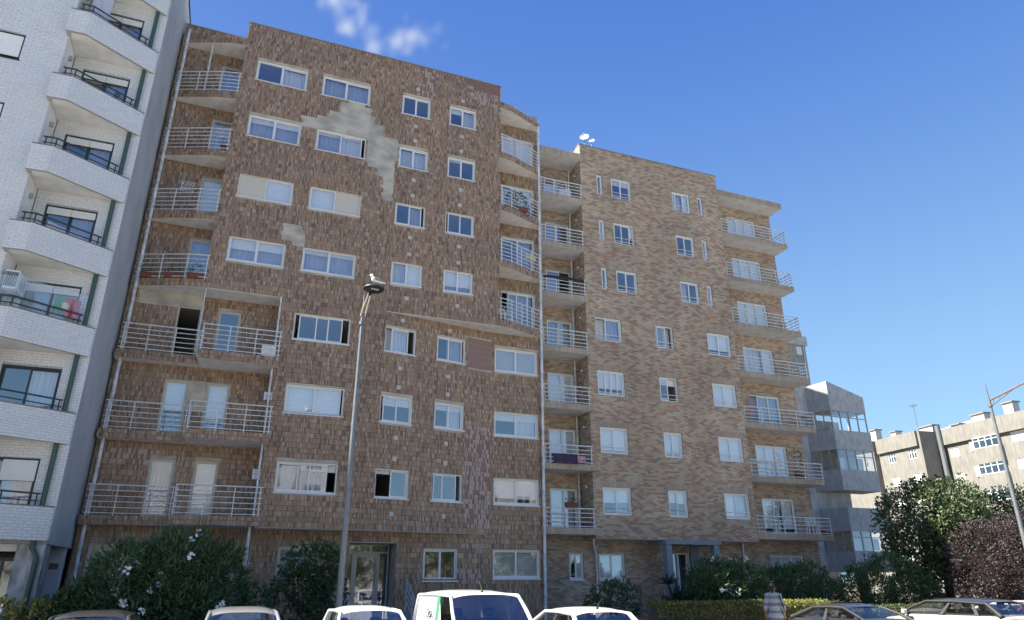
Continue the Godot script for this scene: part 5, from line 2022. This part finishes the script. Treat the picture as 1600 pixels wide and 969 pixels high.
func flag_colours(x: float, y: float) -> Color:
	var d := Vector2((x - 0.42) * 1.5, y - 0.5).length()
	if d < 0.10:
		return Color(0.65, 0.62, 0.62)
	if d < 0.21:
		return Color(0.62, 0.52, 0.22)
	return Color(0.03, 0.22, 0.10) if x < 0.42 else Color(0.40, 0.03, 0.06)


func chair(label: String, at: Vector3, turn: float) -> void:
	var o := thing("plastic_chair", label, "chair", "white plastic chairs", at, turn)
	var b := MB.new()
	b.cbox(Vector3(-0.24, 0.41, -0.22), Vector3(0.24, 0.445, 0.24), 0.012)
	put("seat", b.mesh(), M.plastic_white, o)
	for x in [-0.21, 0.21]:
		for z in [-0.2, 0.2]:
			b = MB.new()
			b.bar(Vector3(x * 1.15, 0, z * 1.2), Vector3(x, 0.42, z), 0.045, 0.045)
			put("leg", b.mesh(), M.plastic_white, o)
		b = MB.new()
		b.tube([Vector3(x * 1.1, 0.42, 0.2), Vector3(x * 1.2, 0.64, 0.2), Vector3(x * 1.2, 0.66, -0.18), Vector3(x * 1.05, 0.62, -0.24)], [0.022], 6)
		put("armrest", b.mesh(), M.plastic_white, o)
	b = MB.new()
	for k in 5:
		b.bar(Vector3(-0.17 + k * 0.085, 0.44, -0.22), Vector3(-0.19 + k * 0.095, 0.80, -0.30), 0.04, 0.015)
	b.tube([Vector3(-0.24, 0.44, -0.22), Vector3(-0.23, 0.76, -0.29), Vector3(-0.12, 0.84, -0.31), Vector3(0.12, 0.84, -0.31), Vector3(0.23, 0.76, -0.29), Vector3(0.24, 0.44, -0.22)], [0.02], 6)
	put("backrest", b.mesh(), M.plastic_white, o)


func drying_rack(label: String, at: Vector3, turn: float, w := 0.45, h := 0.35) -> void:
	var o := thing("drying_rack", label, "drying rack", "folding wall drying racks", at, turn)
	var b := MB.new()
	for r in 2:
		for k in 5:
			var x := w * k / 5.0
			var y := -h * 0.5 * r
			b.bar(Vector3(x, y, 0.05), Vector3(x + w / 5.0, y - h * 0.45, 0.05), 0.016, 0.016)
			b.bar(Vector3(x, y - h * 0.45, 0.08), Vector3(x + w / 5.0, y, 0.08), 0.016, 0.016)
	put("lattice", b.mesh(), M.plastic_white, o)
	b = MB.new()
	b.box(Vector3(-0.02, -h * 0.95, 0), Vector3(0.02, 0.02, 0.04))
	put("bracket", b.mesh(), M.plastic_white, o)


func air_conditioner() -> void:
	# hung from the return wall of the white block, facing the street
	var o := thing("air_conditioner", "white air conditioner unit hung under a balcony of the white block", "air conditioner", "", Vector3(-7.10, 9.95, 3.1))
	var b := MB.new()
	b.cbox(Vector3(0.06, 0, -0.42), Vector3(0.42, 0.58, 0.42), 0.02)
	put("casing", b.mesh(), M.plastic_white, o)
	b = MB.new()
	for k in 8:
		b.box(Vector3(0.09 + k * 0.04, 0.06, 0.418), Vector3(0.115 + k * 0.04, 0.52, 0.428))
	put("grille", b.mesh(), M.black, o)
	b = MB.new()
	for r in [0.06, 0.12, 0.18, 0.22]:
		var pts := []
		for k in 25:
			pts.append(Vector3(0.425, 0.29 + r * sin(TAU * k / 24), -0.08 + r * cos(TAU * k / 24)))
		b.tube(pts, [0.006], 5, false)
	put("fan_guard", b.mesh(), M.rail_dark, o)
	for z in [-0.3, 0.3]:
		b = MB.new()
		b.box(Vector3(0.0, -0.04, z - 0.02), Vector3(0.44, -0.002, z + 0.02))
		b.bar(Vector3(0.02, -0.3, z), Vector3(0.4, -0.04, z), 0.025, 0.025)
		put("bracket", b.mesh(), M.frame_grey, o)


func dish(label: String, at: Vector3, r: float) -> void:
	var o := thing("satellite_dish", label, "satellite dish", "satellite dishes on the tan block", at)
	var axis := Vector3(-0.5, 0.35, 0.75).normalized()
	var bs := turned(axis, 0, Vector3.ONE)
	var rings := []
	for k in 6:
		var f := maxf(k / 5.0, 0.02)
		var line := []
		for j in 20:
			var t := -TAU * j / 20
			line.append(bs * Vector3(cos(t) * r * f, r * 0.25 * f * f, sin(t) * r * f) + Vector3(0, r + 0.35, 0))
		rings.append(line)
	var b := MB.new()
	rings.reverse()
	b.loft(rings, true)
	put("reflector", b.mesh(), M.paint_white, o)
	b = MB.new()
	b.tube([Vector3.ZERO, Vector3(0, r + 0.3, -0.02)], [0.025], 8)
	put("mast", b.mesh(), M.galvanised, o)
	b = MB.new()
	b.tube([Vector3(0, 0.4, 0) + axis * 0.02, Vector3(0, r + 0.3, 0) + axis * r * 1.1], [0.012], 6)
	b.tube([Vector3(0, r + 0.3, 0) + axis * r * 1.05, Vector3(0, r + 0.32, 0) + axis * r * 1.25], [0.04], 8)
	put("feed_arm", b.mesh(), M.frame_grey, o)


func balcony_things() -> void:
	# brown block, left
	for q in [[-3.9, "leftmost"], [-3.1, "middle"], [-2.3, "rightmost"]]:
		planter("terracotta trough with green plants, %s on the lowest upper left balcony of the brown block" % q[1], Vector3(q[0], 12.425, -0.62 + 0.35 * (q[0] + 3.9)), 0.62, 90)
	planter("round pot with leafy plant beside the third balcony door of the brown block", Vector3(-2.15, 18.06, -0.2), 0.3, 130, false, 0.4)
	planter("empty terracotta trough on the second highest left balcony of the brown block", Vector3(-3.3, 18.06, -0.55), 0.7, 0)
	drying_rack("white wire rack fixed beside the balcony door, brown block, third balcony down", Vector3(-3.5, 16.9, -1.03), 0, 0.5, 0.5)
	drying_rack("white folding rack on the corner above the middle lower balcony of the brown block", Vector3(0.62, 8.35, 0.06), 0, 0.26, 0.3)
	drying_rack("white folding rack hanging over the bottom balcony of the brown block", Vector3(0.58, 5.6, 0.06), 0, 0.24, 0.36)
	cloth("towel", "white cloth over the railing of the upper lower-left balcony, brown block", "towel", Vector3(0.3, 10.05, 0.33), X, 0.5, 0.42, Color(0.62, 0.64, 0.66))
	# brown block, right
	planter("long trough overflowing with greenery on a right balcony of the brown block", Vector3(10.6, 18.06, -0.30), 1.1, 700, true, 0.8)
	planter("trough of greenery against the rain pipe of the brown block", Vector3(11.6, 18.06, -0.80), 0.5, 260, true, 0.6)
	cloth("towel", "pale yellow cloth over the railing of a right balcony of the brown block", "towel", Vector3(11.2, 16.1, -0.52), Vector3(0.92, 0, -0.39).normalized(), 0.6, 0.3, Color(0.52, 0.50, 0.28))
	chair("white plastic chair on the lowest right balcony of the brown block", Vector3(10.15, 12.425, -0.5), 0.4)
	# tan block, left
	cloth("laundry_sheet", "blue and white laundry behind the railing of the top left balcony, tan block", "laundry", Vector3(12.5, 20.55, -1.4), X, 0.75, 0.62, Color(0.40, 0.46, 0.62))
	cloth("laundry_shirt", "white laundry beside the blue one on the top left balcony, tan block", "laundry", Vector3(13.4, 20.5, -1.4), X, 0.65, 0.55, Color(0.60, 0.62, 0.68))
	cloth("awning_cloth", "dark plum cloth along the top rail of a left balcony of the tan block", "cloth", Vector3(12.2, 15.4, -1.0), X, 2.2, 0.14, Color(0.035, 0.02, 0.03))
	cloth("blanket", "dark purple blanket draped over a lower left balcony of the tan block", "blanket", Vector3(12.5, 7.05, -1.0), X, 1.25, 0.42, Color(0.05, 0.035, 0.07))
	cloth("blanket", "pink cloth beside the purple blanket on the tan block", "blanket", Vector3(13.7, 7.0, -1.0), X, 0.4, 0.3, Color(0.45, 0.22, 0.26))
	planter("red flower trough hooked on the rail of the lowest left balcony, tan block", Vector3(13.35, 4.82, -1.0), 0.5, 60, true, 0.15)
	# tan block, right
	chair("white plastic chair on the lowest right balcony of the tan block", Vector3(26.95, 4.015, -1.75), -0.5)
	planter("small terracotta pot beside the white chair on the tan block", Vector3(27.45, 4.015, -1.6), 0.3, 0, false)
	planter("tall dark potted plant on the second right balcony of the tan block", Vector3(26.6, 6.665, -1.75), 0.5, 420, false, 1.5)
	var rack := thing("clothes_horse", "low wire clothes horse on the second right balcony of the tan block", "clothes horse", "", Vector3(24.4, 6.665, -1.8))
	var b := MB.new()
	for k in 6:
		b.tube([Vector3(-0.8, 0.75, -0.22 + k * 0.09), Vector3(0.8, 0.75, -0.22 + k * 0.09)], [0.008], 5)
	put("wires", b.mesh(), M.rail_white, rack)
	for x in [-0.7, 0.7]:
		b = MB.new()
		b.tube([Vector3(x, 0, -0.3), Vector3(x, 0.75, 0.22)], [0.012], 6)
		b.tube([Vector3(x, 0, 0.3), Vector3(x, 0.75, -0.22)], [0.012], 6)
		put("leg", b.mesh(), M.rail_white, rack)
	dish("larger white satellite dish on the parapet corner of the tan block", Vector3(14.95, 23.31, -1.38), 0.25)
	dish("smaller white satellite dish beside the larger one on the tan block", Vector3(15.38, 23.31, -1.38), 0.15)
	# white block
	cloth("laundry_sheet", "patterned white laundry hanging from the topmost visible balcony, white block", "laundry", Vector3(-6.75, 21.55, 3.55), Vector3(0.85, 0, -0.53).normalized(), 0.6, 1.3, Color(0.46, 0.47, 0.56))
	cloth("laundry_towel", "white towel on the middle balcony of the white block", "laundry", Vector3(-6.35, 12.25, 3.5), Vector3(0.82, 0, -0.57).normalized(), 0.55, 0.5, Color(0.55, 0.54, 0.60))
	cloth("laundry_towel", "lilac towel beside the white one on the middle balcony, white block", "laundry", Vector3(-5.85, 12.2, 3.2), Vector3(0.82, 0, -0.57).normalized(), 0.5, 0.42, Color(0.42, 0.42, 0.60))
	air_conditioner()
	drying_rack("white zigzag rack under the air conditioner of the white block", Vector3(-6.95, 9.6, 3.3), -0.5, 0.6, 0.25)
	cloth("flag", "green and red flag with round emblem on a balcony of the white block", "flag", Vector3(-5.72, 10.05, 3.2), Vector3(0.82, 0, -0.57).normalized(), 0.72, 0.62, Color.WHITE, "", flag_colours)
	for q in [[Vector3(-7.1, 0, 3.80), Vector3(-6.56, 0, 3.82)], [Vector3(-6.55, 0, 3.81), Vector3(-5.80, 0, 3.30)], [Vector3(-5.78, 0, 3.285), Vector3(-4.98, 0, 2.74)]]:
		var d: Vector3 = q[1] - q[0]
		var g := put("glass_screen", unit_mesh("pane"), M.clear_glass, self, Transform3D(Basis(d, Vector3(0, 0.95, 0), d.normalized().cross(Vector3.UP) * 0.012), q[0] + Vector3(0, 9.29, 0)))
		tag(g, "%s clear glass screen above the parapet with the flag, white block" % ["leftmost" if q[0].x < -7.0 else ("middle" if q[0].x < -6.0 else "rightmost")], "glass screen", "glass screens of one balcony")
	planter("small potted plant by the glass doors two balconies above the towels, white block", Vector3(-5.5, 16.57, 2.95), 0.3, 160, false, 0.9)
	var sg := thing("sticker_sign", "small red and white notice on the pillar beside the brown block", "sign", "", Vector3(-4.89, 2.25, -0.345))
	b = MB.new()
	b.box(Vector3(-0.17, 0, 0), Vector3(0.17, 0.38, 0.012))
	put("board", b.mesh(), M.vent, sg)
	b = MB.new()
	b.box(Vector3(-0.15, 0.06, 0.012), Vector3(0.15, 0.24, 0.016))
	put("red_band", b.mesh(), M.rust, sg)


func cars() -> void:
	var small := {"L": 3.8, "W": 1.62, "H": 1.50, "belt": 0.92, "hood": 0.88, "a": 0.95, "b": 1.65, "c": 3.2, "d": 3.65}
	var hatch := {"L": 4.2, "W": 1.77, "H": 1.47, "belt": 0.94, "hood": 0.90, "a": 1.1, "b": 1.95, "c": 3.4, "d": 3.95, "side": [0.0, 0.42, 0.47, 0.80, 0.84, 0.97]}
	var dark := {"L": 4.0, "W": 1.75, "H": 1.44, "belt": 1.04, "hood": 0.98, "a": 1.1, "b": 1.95, "c": 3.0, "d": 3.75, "side": [0.0, 0.52, 0.57, 0.95], "dark_pillars": true}
	var suv := {"L": 4.3, "W": 1.8, "H": 1.56, "belt": 1.13, "hood": 1.05, "a": 1.05, "b": 1.85, "c": 3.6, "d": 4.05, "side": [0.0, 0.40, 0.44, 0.76, 0.80, 0.96], "tail": 1.14, "dark_pillars": true}
	var wag := {"L": 4.3, "W": 1.75, "H": 1.46, "belt": 1.04, "hood": 0.95, "a": 1.1, "b": 1.9, "c": 3.7, "d": 4.15, "side": [0.0, 0.36, 0.40, 0.70, 0.74, 0.96]}
	var van := {"L": 4.35, "W": 1.82, "H": 1.82, "belt": 1.12, "hood": 1.08, "a": 0.85, "b": 1.55, "c": 4.15, "d": 4.28, "side": [0.0, 0.32], "tumble": 0.83, "blind_rear": true, "tail": 1.15, "antenna": 1.75}
	var s: Dictionary = small.duplicate()
	car("parked_car", "black car at the left edge of the kerb row, only its roof showing", "car", Vector3(-2.1, 0, 10.35), 0.0, s, M.paint_black)
	s = small.duplicate()
	s.H = 1.53
	car("parked_car", "silver hatchback parked nose out beside the black car", "car", Vector3(0.51, 0, 10.35), 0.0, s, M.paint_silver)
	s = small.duplicate()
	s.H = 1.52
	s.antenna = 2.6
	car("parked_car", "small white hatchback parked between the silver car and the white van", "car", Vector3(2.98, 0, 10.35), 0.0, s, M.paint_white)
	var v := car("delivery_van", "white delivery van with a green stripe parked nose out", "van", Vector3(5.28, 0, 10.55), 0.0, van, M.paint_white)
	# green band round the van behind its doors, lettering on its side, papers behind the glass
	for x in [-1.0, 1.0]:
		var band := MB.new()
		band.bar(Vector3(x * 0.925, 0.35, -0.1), Vector3(x * 0.90, 1.085, -0.1), 0.012, 0.085)
		band.bar(Vector3(x * 0.862, 1.08, -0.1), Vector3(x * 0.772, 1.74, -0.16), 0.085, 0.016)
		put("green_stripe", band.mesh(), M.paint_green, v)
	var tm := TextMesh.new()
	tm.text = "Clea"
	tm.font_size = 40
	tm.pixel_size = 0.006
	tm.depth = 0.004
	put("lettering", tm, M.frame_dark, v, Transform3D(Basis(Vector3(0, 0, 1), Vector3(0.13, 0.99, 0), Vector3(-0.99, 0.13, 0)), Vector3(-0.845, 1.35, -0.72)))
	for q in [[-0.5, 0.22, 0.16], [0.1, 0.3, 0.12]]:
		var pap := MB.new()
		pap.box(Vector3(q[0], 1.17, 1.15), Vector3(q[0] + q[1], 1.18, 1.15 + q[2]))
		put("paper", pap.mesh(), M.plastic_white, v)
	s = hatch.duplicate()
	s.antenna = 3.2
	car("parked_car", "white hatchback with its tail to the street right of the van", "car", Vector3(7.72, 0, 10.5), PI, s, M.paint_white)
	car("parked_car", "dark grey three door hatchback parked in front of the hedge", "car", Vector3(15.9, 0, 11.0), 0.0, dark, M.paint_grey)
	car("parked_car", "cream car with a black roof and red tail lamps at the right", "car", Vector3(19.35, 0, 11.0), PI, suv, M.paint_cream, M.paint_black)
	car("parked_car", "white estate car at the right edge behind the cream one", "car", Vector3(22.0, 0, 10.8), PI, wag, M.paint_white)
	s = hatch.duplicate()
	s.H = 1.62
	car("parked_car", "red car at the right edge, its roof above the white estate", "car", Vector3(24.4, 0, 10.6), PI, s, M.paint_red)


func gardens() -> void:
	var dark := [Color(0.045, 0.09, 0.036), Color(0.06, 0.115, 0.046), Color(0.085, 0.145, 0.06), Color(0.038, 0.07, 0.032)]
	var mid := [Color(0.045, 0.09, 0.036), Color(0.065, 0.12, 0.046), Color(0.09, 0.15, 0.06)]
	var yellow := [Color(0.42, 0.36, 0.10), Color(0.30, 0.28, 0.08), Color(0.18, 0.20, 0.06)]
	shrub("oleander_bush", "big white flowering oleander in front of the brown block", Vector3(-1.4, 0.12, 4.0), [[Vector3(-0.9, 1.45, 0.1), Vector3(1.15, 1.35, 1.1)], [Vector3(0.3, 1.75, 0), Vector3(1.2, 1.38, 1.2)], [Vector3(1.2, 1.6, -0.1), Vector3(0.9, 1.3, 1.0)], [Vector3(-1.5, 0.9, 0.2), Vector3(0.95, 1.0, 0.9)], [Vector3(0.4, 0.9, 0.9), Vector3(1.3, 0.9, 0.7)]], 19000, "lance", 0.21, mid, 22)
	shrub("low_bush", "low leafy bush left of the big oleander", Vector3(-3.75, 0.12, 4.4), [[Vector3(0, 0.75, 0), Vector3(0.75, 0.75, 0.7)], [Vector3(0.5, 1.1, 0.0), Vector3(0.6, 0.7, 0.6)]], 2600, "oval", 0.12, dark, 1, Color(0.35, 0.28, 0.50))
	shrub("yellow_bush", "yellowish bush in the bottom left corner", Vector3(-4.75, 0.12, 4.6), [[Vector3(-0.2, 0.75, 0), Vector3(0.75, 0.75, 0.5)], [Vector3(0.6, 0.7, 0.1), Vector3(0.6, 0.72, 0.5)]], 2600, "oval", 0.11, yellow)
	shrub("low_bush", "small dark bush between the oleander and the tall bush", Vector3(1.0, 0.12, 4.2), [[Vector3(0, 0.85, 0), Vector3(0.55, 0.95, 0.6)]], 1800, "oval", 0.10, dark)
	shrub("tall_bush", "tall dark bush in front of the lamp post and brown block", Vector3(2.35, 0.12, 3.2), [[Vector3(-0.1, 1.2, 0), Vector3(0.95, 1.2, 0.8)], [Vector3(0.1, 2.0, 0), Vector3(0.85, 1.0, 0.7)], [Vector3(0.5, 2.3, 0), Vector3(0.55, 0.7, 0.5)], [Vector3(0.7, 1.3, 0.1), Vector3(0.6, 1.1, 0.6)]], 8000, "oval", 0.10, dark)
	shrub("round_bush", "rounded dark bush behind the white hatchback and rain pipe", Vector3(12.6, 0.12, 3.4), [[Vector3(0, 0.9, 0), Vector3(1.0, 0.95, 0.8)], [Vector3(0.5, 1.2, 0), Vector3(0.65, 0.75, 0.6)], [Vector3(-0.7, 0.7, 0.2), Vector3(0.6, 0.7, 0.6)]], 4200, "oval", 0.09, dark)
	# spiky plant
	var yu := thing("yucca_plant", "spiky yucca with sword leaves before the grey portal", "plant", "", Vector3(15.4, 0.12, 3.2))
	var p := Pieces.new()
	for h in [[Vector3(0, 1.0, 0), 130, 0.75], [Vector3(0.9, 0.8, 0.2), 110, 0.85], [Vector3(-0.6, 0.9, 0.1), 90, 0.6], [Vector3(-0.25, 1.75, -0.1), 80, 0.45]]:
		for k in h[1]:
			var d := rdir()
			d.y = absf(d.y) * 1.2 - 0.1
			var sz: float = h[2] * rng.randf_range(0.7, 1.1)
			p.t.append(Transform3D(turned(d, rng.randf() * TAU, Vector3(sz, sz, sz)), h[0]))
			p.c.append(Color(0.028, 0.05, 0.03) * rng.randf_range(0.8, 1.4))
	var stem := MB.new()
	stem.tube([Vector3.ZERO, Vector3(0, 1.0, 0)], [0.1, 0.08], 8)
	stem.tube([Vector3(0, 0.2, 0), Vector3(0.9, 0.8, 0.2)], [0.09, 0.07], 8)
	stem.tube([Vector3(0, 0.2, 0), Vector3(-0.6, 0.9, 0.1)], [0.08, 0.06], 8)
	stem.tube([Vector3(0, 0.9, 0), Vector3(-0.25, 1.75, -0.1)], [0.07, 0.05], 8)
	put("stem", stem.mesh(), M.bark, yu)
	gathered("leaf_blades", p, leaf_mesh("blade"), M.leaf, yu)
	shrub("oleander_bush", "white flowering oleander right of the grey portal", Vector3(17.6, 0.12, 3.4), [[Vector3(-0.6, 1.3, 0), Vector3(1.2, 1.25, 1.0)], [Vector3(0.5, 1.35, 0.1), Vector3(1.1, 1.2, 1.0)], [Vector3(-1.0, 0.9, 0.2), Vector3(0.8, 0.9, 0.8)]], 11000, "lance", 0.20, mid, 15)
	shrub("round_bush", "broad dark green bush under the right balconies of the tan block", Vector3(21.3, 0.12, 3.0), [[Vector3(-1.3, 1.15, 0), Vector3(1.0, 1.15, 0.9)], [Vector3(-0.5, 1.2, 0), Vector3(1.3, 1.2, 1.0)], [Vector3(0.4, 1.45, 0), Vector3(1.1, 1.1, 0.9)], [Vector3(1.2, 0.9, 0.1), Vector3(0.9, 0.85, 0.8)]], 12000, "lance", 0.17, dark)
	shrub("round_bush", "broad green bush in front of the concrete block", Vector3(25.8, 0.12, 3.0), [[Vector3(-1.1, 1.2, 0), Vector3(1.3, 1.2, 1.0)], [Vector3(0.3, 1.5, 0), Vector3(1.5, 1.35, 1.1)], [Vector3(1.5, 1.2, 0.1), Vector3(1.1, 1.1, 0.9)]], 14000, "lance", 0.18, mid)
	hedge("clipped yellow green hedge running behind the striped person", 12.7, 19.6, 5.35, 6.2, 1.33, 16000, [Color(0.34, 0.30, 0.06), Color(0.24, 0.25, 0.05), Color(0.12, 0.15, 0.035), Color(0.07, 0.10, 0.03)])
	hedge("lower dark hedge behind the grey car at the right", 19.8, 29.0, 5.4, 6.2, 1.12, 14000, [Color(0.09, 0.10, 0.03), Color(0.05, 0.075, 0.025), Color(0.035, 0.06, 0.02)])
	var tc := [Color(0.075, 0.115, 0.05), Color(0.11, 0.145, 0.065), Color(0.06, 0.095, 0.042), Color(0.14, 0.165, 0.08)]
	tree("round_tree", "big round green tree in front of the cream block", Vector3(31.3, 0.1, 1.5), 1.9, 0.2, [[Vector3(-0.6, 4.4, 0), Vector3(2.1, 1.9, 2.0)], [Vector3(0.8, 5.0, 0.1), Vector3(1.8, 1.5, 1.8)], [Vector3(-1.3, 3.2, 0.3), Vector3(1.6, 1.5, 1.6)], [Vector3(1.6, 3.9, 0.1), Vector3(1.6, 1.6, 1.6)], [Vector3(0.2, 3.2, 0.9), Vector3(1.8, 1.5, 1.5)], [Vector3(0.3, 1.7, 0.4), Vector3(2.6, 1.2, 1.6)]], 24000, 0.16, tc)
	tree("dark_tree", "dark green tree at the right edge beneath the cream block", Vector3(41.0, 0.1, -2.0), 2.2, 0.2, [[Vector3(-1.4, 4.6, 0), Vector3(2.0, 1.8, 1.9)], [Vector3(1.0, 5.0, 0), Vector3(2.2, 1.9, 2.0)], [Vector3(-3.4, 4.2, 0.5), Vector3(1.8, 1.7, 1.8)], [Vector3(3.5, 4.8, 0.5), Vector3(2.2, 2.0, 2.0)], [Vector3(0.2, 3.6, 0.8), Vector3(2.2, 1.6, 1.6)]], 14000, 0.17, [Color(0.03, 0.055, 0.022), Color(0.045, 0.075, 0.028)])
	tree("purple_leaf_tree", "purple leaved plum tree at the right behind the cars", Vector3(30.3, 0.1, 5.0), 1.3, 0.12, [[Vector3(-0.8, 2.7, 0), Vector3(1.6, 1.5, 1.4)], [Vector3(0.8, 3.1, 0), Vector3(1.4, 1.3, 1.3)], [Vector3(2.4, 3.2, 0.2), Vector3(1.6, 1.6, 1.5)], [Vector3(0.5, 2.0, 0.6), Vector3(1.8, 1.2, 1.2)], [Vector3(-1.9, 2.0, 0.2), Vector3(1.0, 0.9, 1.0)], [Vector3(1.5, 1.5, 0.4), Vector3(2.4, 1.0, 1.0)]], 30000, 0.09, [Color(0.04, 0.025, 0.03), Color(0.07, 0.04, 0.045), Color(0.028, 0.02, 0.025), Color(0.04, 0.034, 0.034)])


# what the lower windows and car glass mirror: the far side of the street, behind the viewer
func across_the_street() -> void:
	var b := thing("apartment_building", "plain pale apartment block across the street behind the viewer", "building")
	var st := MB.new()
	var holes := []
	var z := 52.0
	for r in 5:
		for k in 12:
			var u := 2.0 + k * 4.2
			holes.append([u, 1.2 + r * 2.9, u + 1.8, 2.6 + r * 2.9])
			far_window(b, Transform3D(Basis(Vector3.LEFT, Vector3.UP, AWAY), Vector3(36.0 - u, 1.2 + r * 2.9, z + 0.1)), 1.8, 1.4, 2, (r * 5 + k * 3) % 4 == 0)
	facade(st, Pieces.new(), "", Vector3(36, 0, z), Vector3.LEFT, 0.0, 54.0, 0.0, 15.5, holes, 0.2)
	st.box(Vector3(-18, 0, z + 11), Vector3(36, 15.5, z + 11.3))
	st.box(Vector3(-18, 15.2, z + 0.3), Vector3(36, 15.49, z + 11))
	put("wall", st.mesh(), M.opposite_render, b)
	var tc := [Color(0.05, 0.085, 0.025), Color(0.075, 0.11, 0.03), Color(0.035, 0.065, 0.02)]
	for q in [[-17.0, 37.0, "first"], [-9.0, 38.0, "second"], [-1.5, 39.0, "third"], [5.0, 38.0, "fourth"], [11.0, 36.5, "fifth"], [16.5, 37.5, "sixth"], [22.0, 36.5, "seventh"], [28.0, 38.0, "eighth"]]:
		tree("street_tree", "%s from the left of eight street trees across the road behind the viewer" % q[2], Vector3(q[0], 0, q[1]), 1.8, 0.18, [[Vector3(0, 5.0, 0), Vector3(3.0, 2.8, 2.6)], [Vector3(1.6, 3.2, 0.5), Vector3(2.0, 1.9, 1.6)], [Vector3(-1.5, 3.0, -0.4), Vector3(2.0, 1.8, 1.6)]], 6000, 0.24, tc)


func ground() -> void:
	var b := MB.new()
	b.box(Vector3(-400, -0.4, -400), Vector3(400, -0.05, 400))
	struct("ground", b.mesh(), M.earth)
	b = MB.new()
	b.box(Vector3(-120, -0.045, 8.35), Vector3(140, 0.0, 22.5))
	struct("road", b.mesh(), M.asphalt)
	b = MB.new()
	b.box(Vector3(-120, -0.04, 6.45), Vector3(140, 0.13, 8.2))
	struct("pavement", b.mesh(), M.pavement)
	b = MB.new()
	b.cbox(Vector3(-120, -0.04, 8.2), Vector3(140, 0.14, 8.35), 0.02)
	struct("kerb", b.mesh(), M.concrete)
	b = MB.new()
	b.box(Vector3(-120, -0.04, 22.65), Vector3(140, 0.13, 51.9))
	struct("pavement", b.mesh(), M.pavement)
	b = MB.new()
	b.cbox(Vector3(-120, -0.04, 22.5), Vector3(140, 0.14, 22.65), 0.02)
	struct("kerb", b.mesh(), M.concrete)
	b = MB.new()
	b.box(Vector3(-120, -0.04, -60), Vector3(140, 0.115, 6.45))
	struct("garden_ground", b.mesh(), M.soil)
	b = MB.new()
	b.box(Vector3(-30, -0.04, -2.5), Vector3(60, 0.125, 2.0))
	struct("path", b.mesh(), M.pavement)  # hidden pale paving, added to bounce light up onto the soffits
	for k in 15:
		if k in [0]:
			continue
		var m := MB.new()
		m.box(Vector3(-5.7 + k * 2.4, 0.004, 8.5), Vector3(-5.6 + k * 2.4, 0.008, 13.2))
		struct("bay_marking", m.mesh(), M.paint_white)


# ---------------------------------------------------------------- sky
func sky_image(sun: Vector3) -> Image:
	var w := 1024
	var h := 512
	var im := Image.create(w, h, false, Image.FORMAT_RGBAF)
	var f := FastNoiseLite.new()
	f.seed = 12
	f.frequency = 1.0
	f.fractal_octaves = 6
	f.noise_type = FastNoiseLite.TYPE_SIMPLEX_SMOOTH
	for j in h:
		var el := PI * (0.5 - (j + 0.5) / h)
		for i in w:
			var az := TAU * (i + 0.5) / w
			# Godot's panorama: its first column is -z, x grows to the right
			var d := Vector3(sin(az) * cos(el), sin(el), -cos(az) * cos(el))
			var y := maxf(d.y, 0.0)
			var t := pow(1.0 - y, SKY_CURVE)
			var c := SKY_TOP.lerp(SKY_LOW, t)
			var a := acos(clampf(d.dot(sun), -1, 1))
			c += Vector3(0.55, 0.60, 0.62) * exp(-a * 2.6) * SKY_GLOW
			# thin shreds of cloud
			if d.y > 0.05:
				var nz := f.get_noise_3d(d.x * 9.0, d.y * 14.0, d.z * 9.0) * 0.55 + f.get_noise_3d(d.x * 34.0, d.y * 40.0, d.z * 34.0) * 0.45
				var patch := f.get_noise_3d(d.x * 1.6 + 5.0, d.y * 3.0, d.z * 1.6) - 1.0
				for w0 in CLOUDS:
					var off: Vector3 = d - w0[0].normalized()
					var across: Vector3 = w0[0].cross(Vector3.UP).normalized()
					var rise: Vector3 = across.cross(w0[0]).normalized()
					patch = maxf(patch, 0.36 - (pow(off.dot(across) / deg_to_rad(w0[1]), 2.0) + pow(off.dot(rise) / deg_to_rad(w0[2]), 2.0)) * 0.42)
				var k := clampf((nz * 1.5 + patch) * 1.2, 0.0, 1.0)
				c = c.lerp(Vector3(0.25, 0.26, 0.275), k * 0.75)
			im.set_pixel(i, j, Color(c.x, c.y, c.z, 1.0))
	return im


const SKY_TOP := Vector3(0.0115, 0.044, 0.172)
const SKY_LOW := Vector3(0.165, 0.275, 0.35)
const SKY_CURVE := 2.2
const SKY_GLOW := 0.16
const CLOUDS := [[Vector3(0.054, 0.684, -0.727), 2.0, 1.5], [Vector3(0.133, 0.665, -0.735), 3.0, 1.5]]
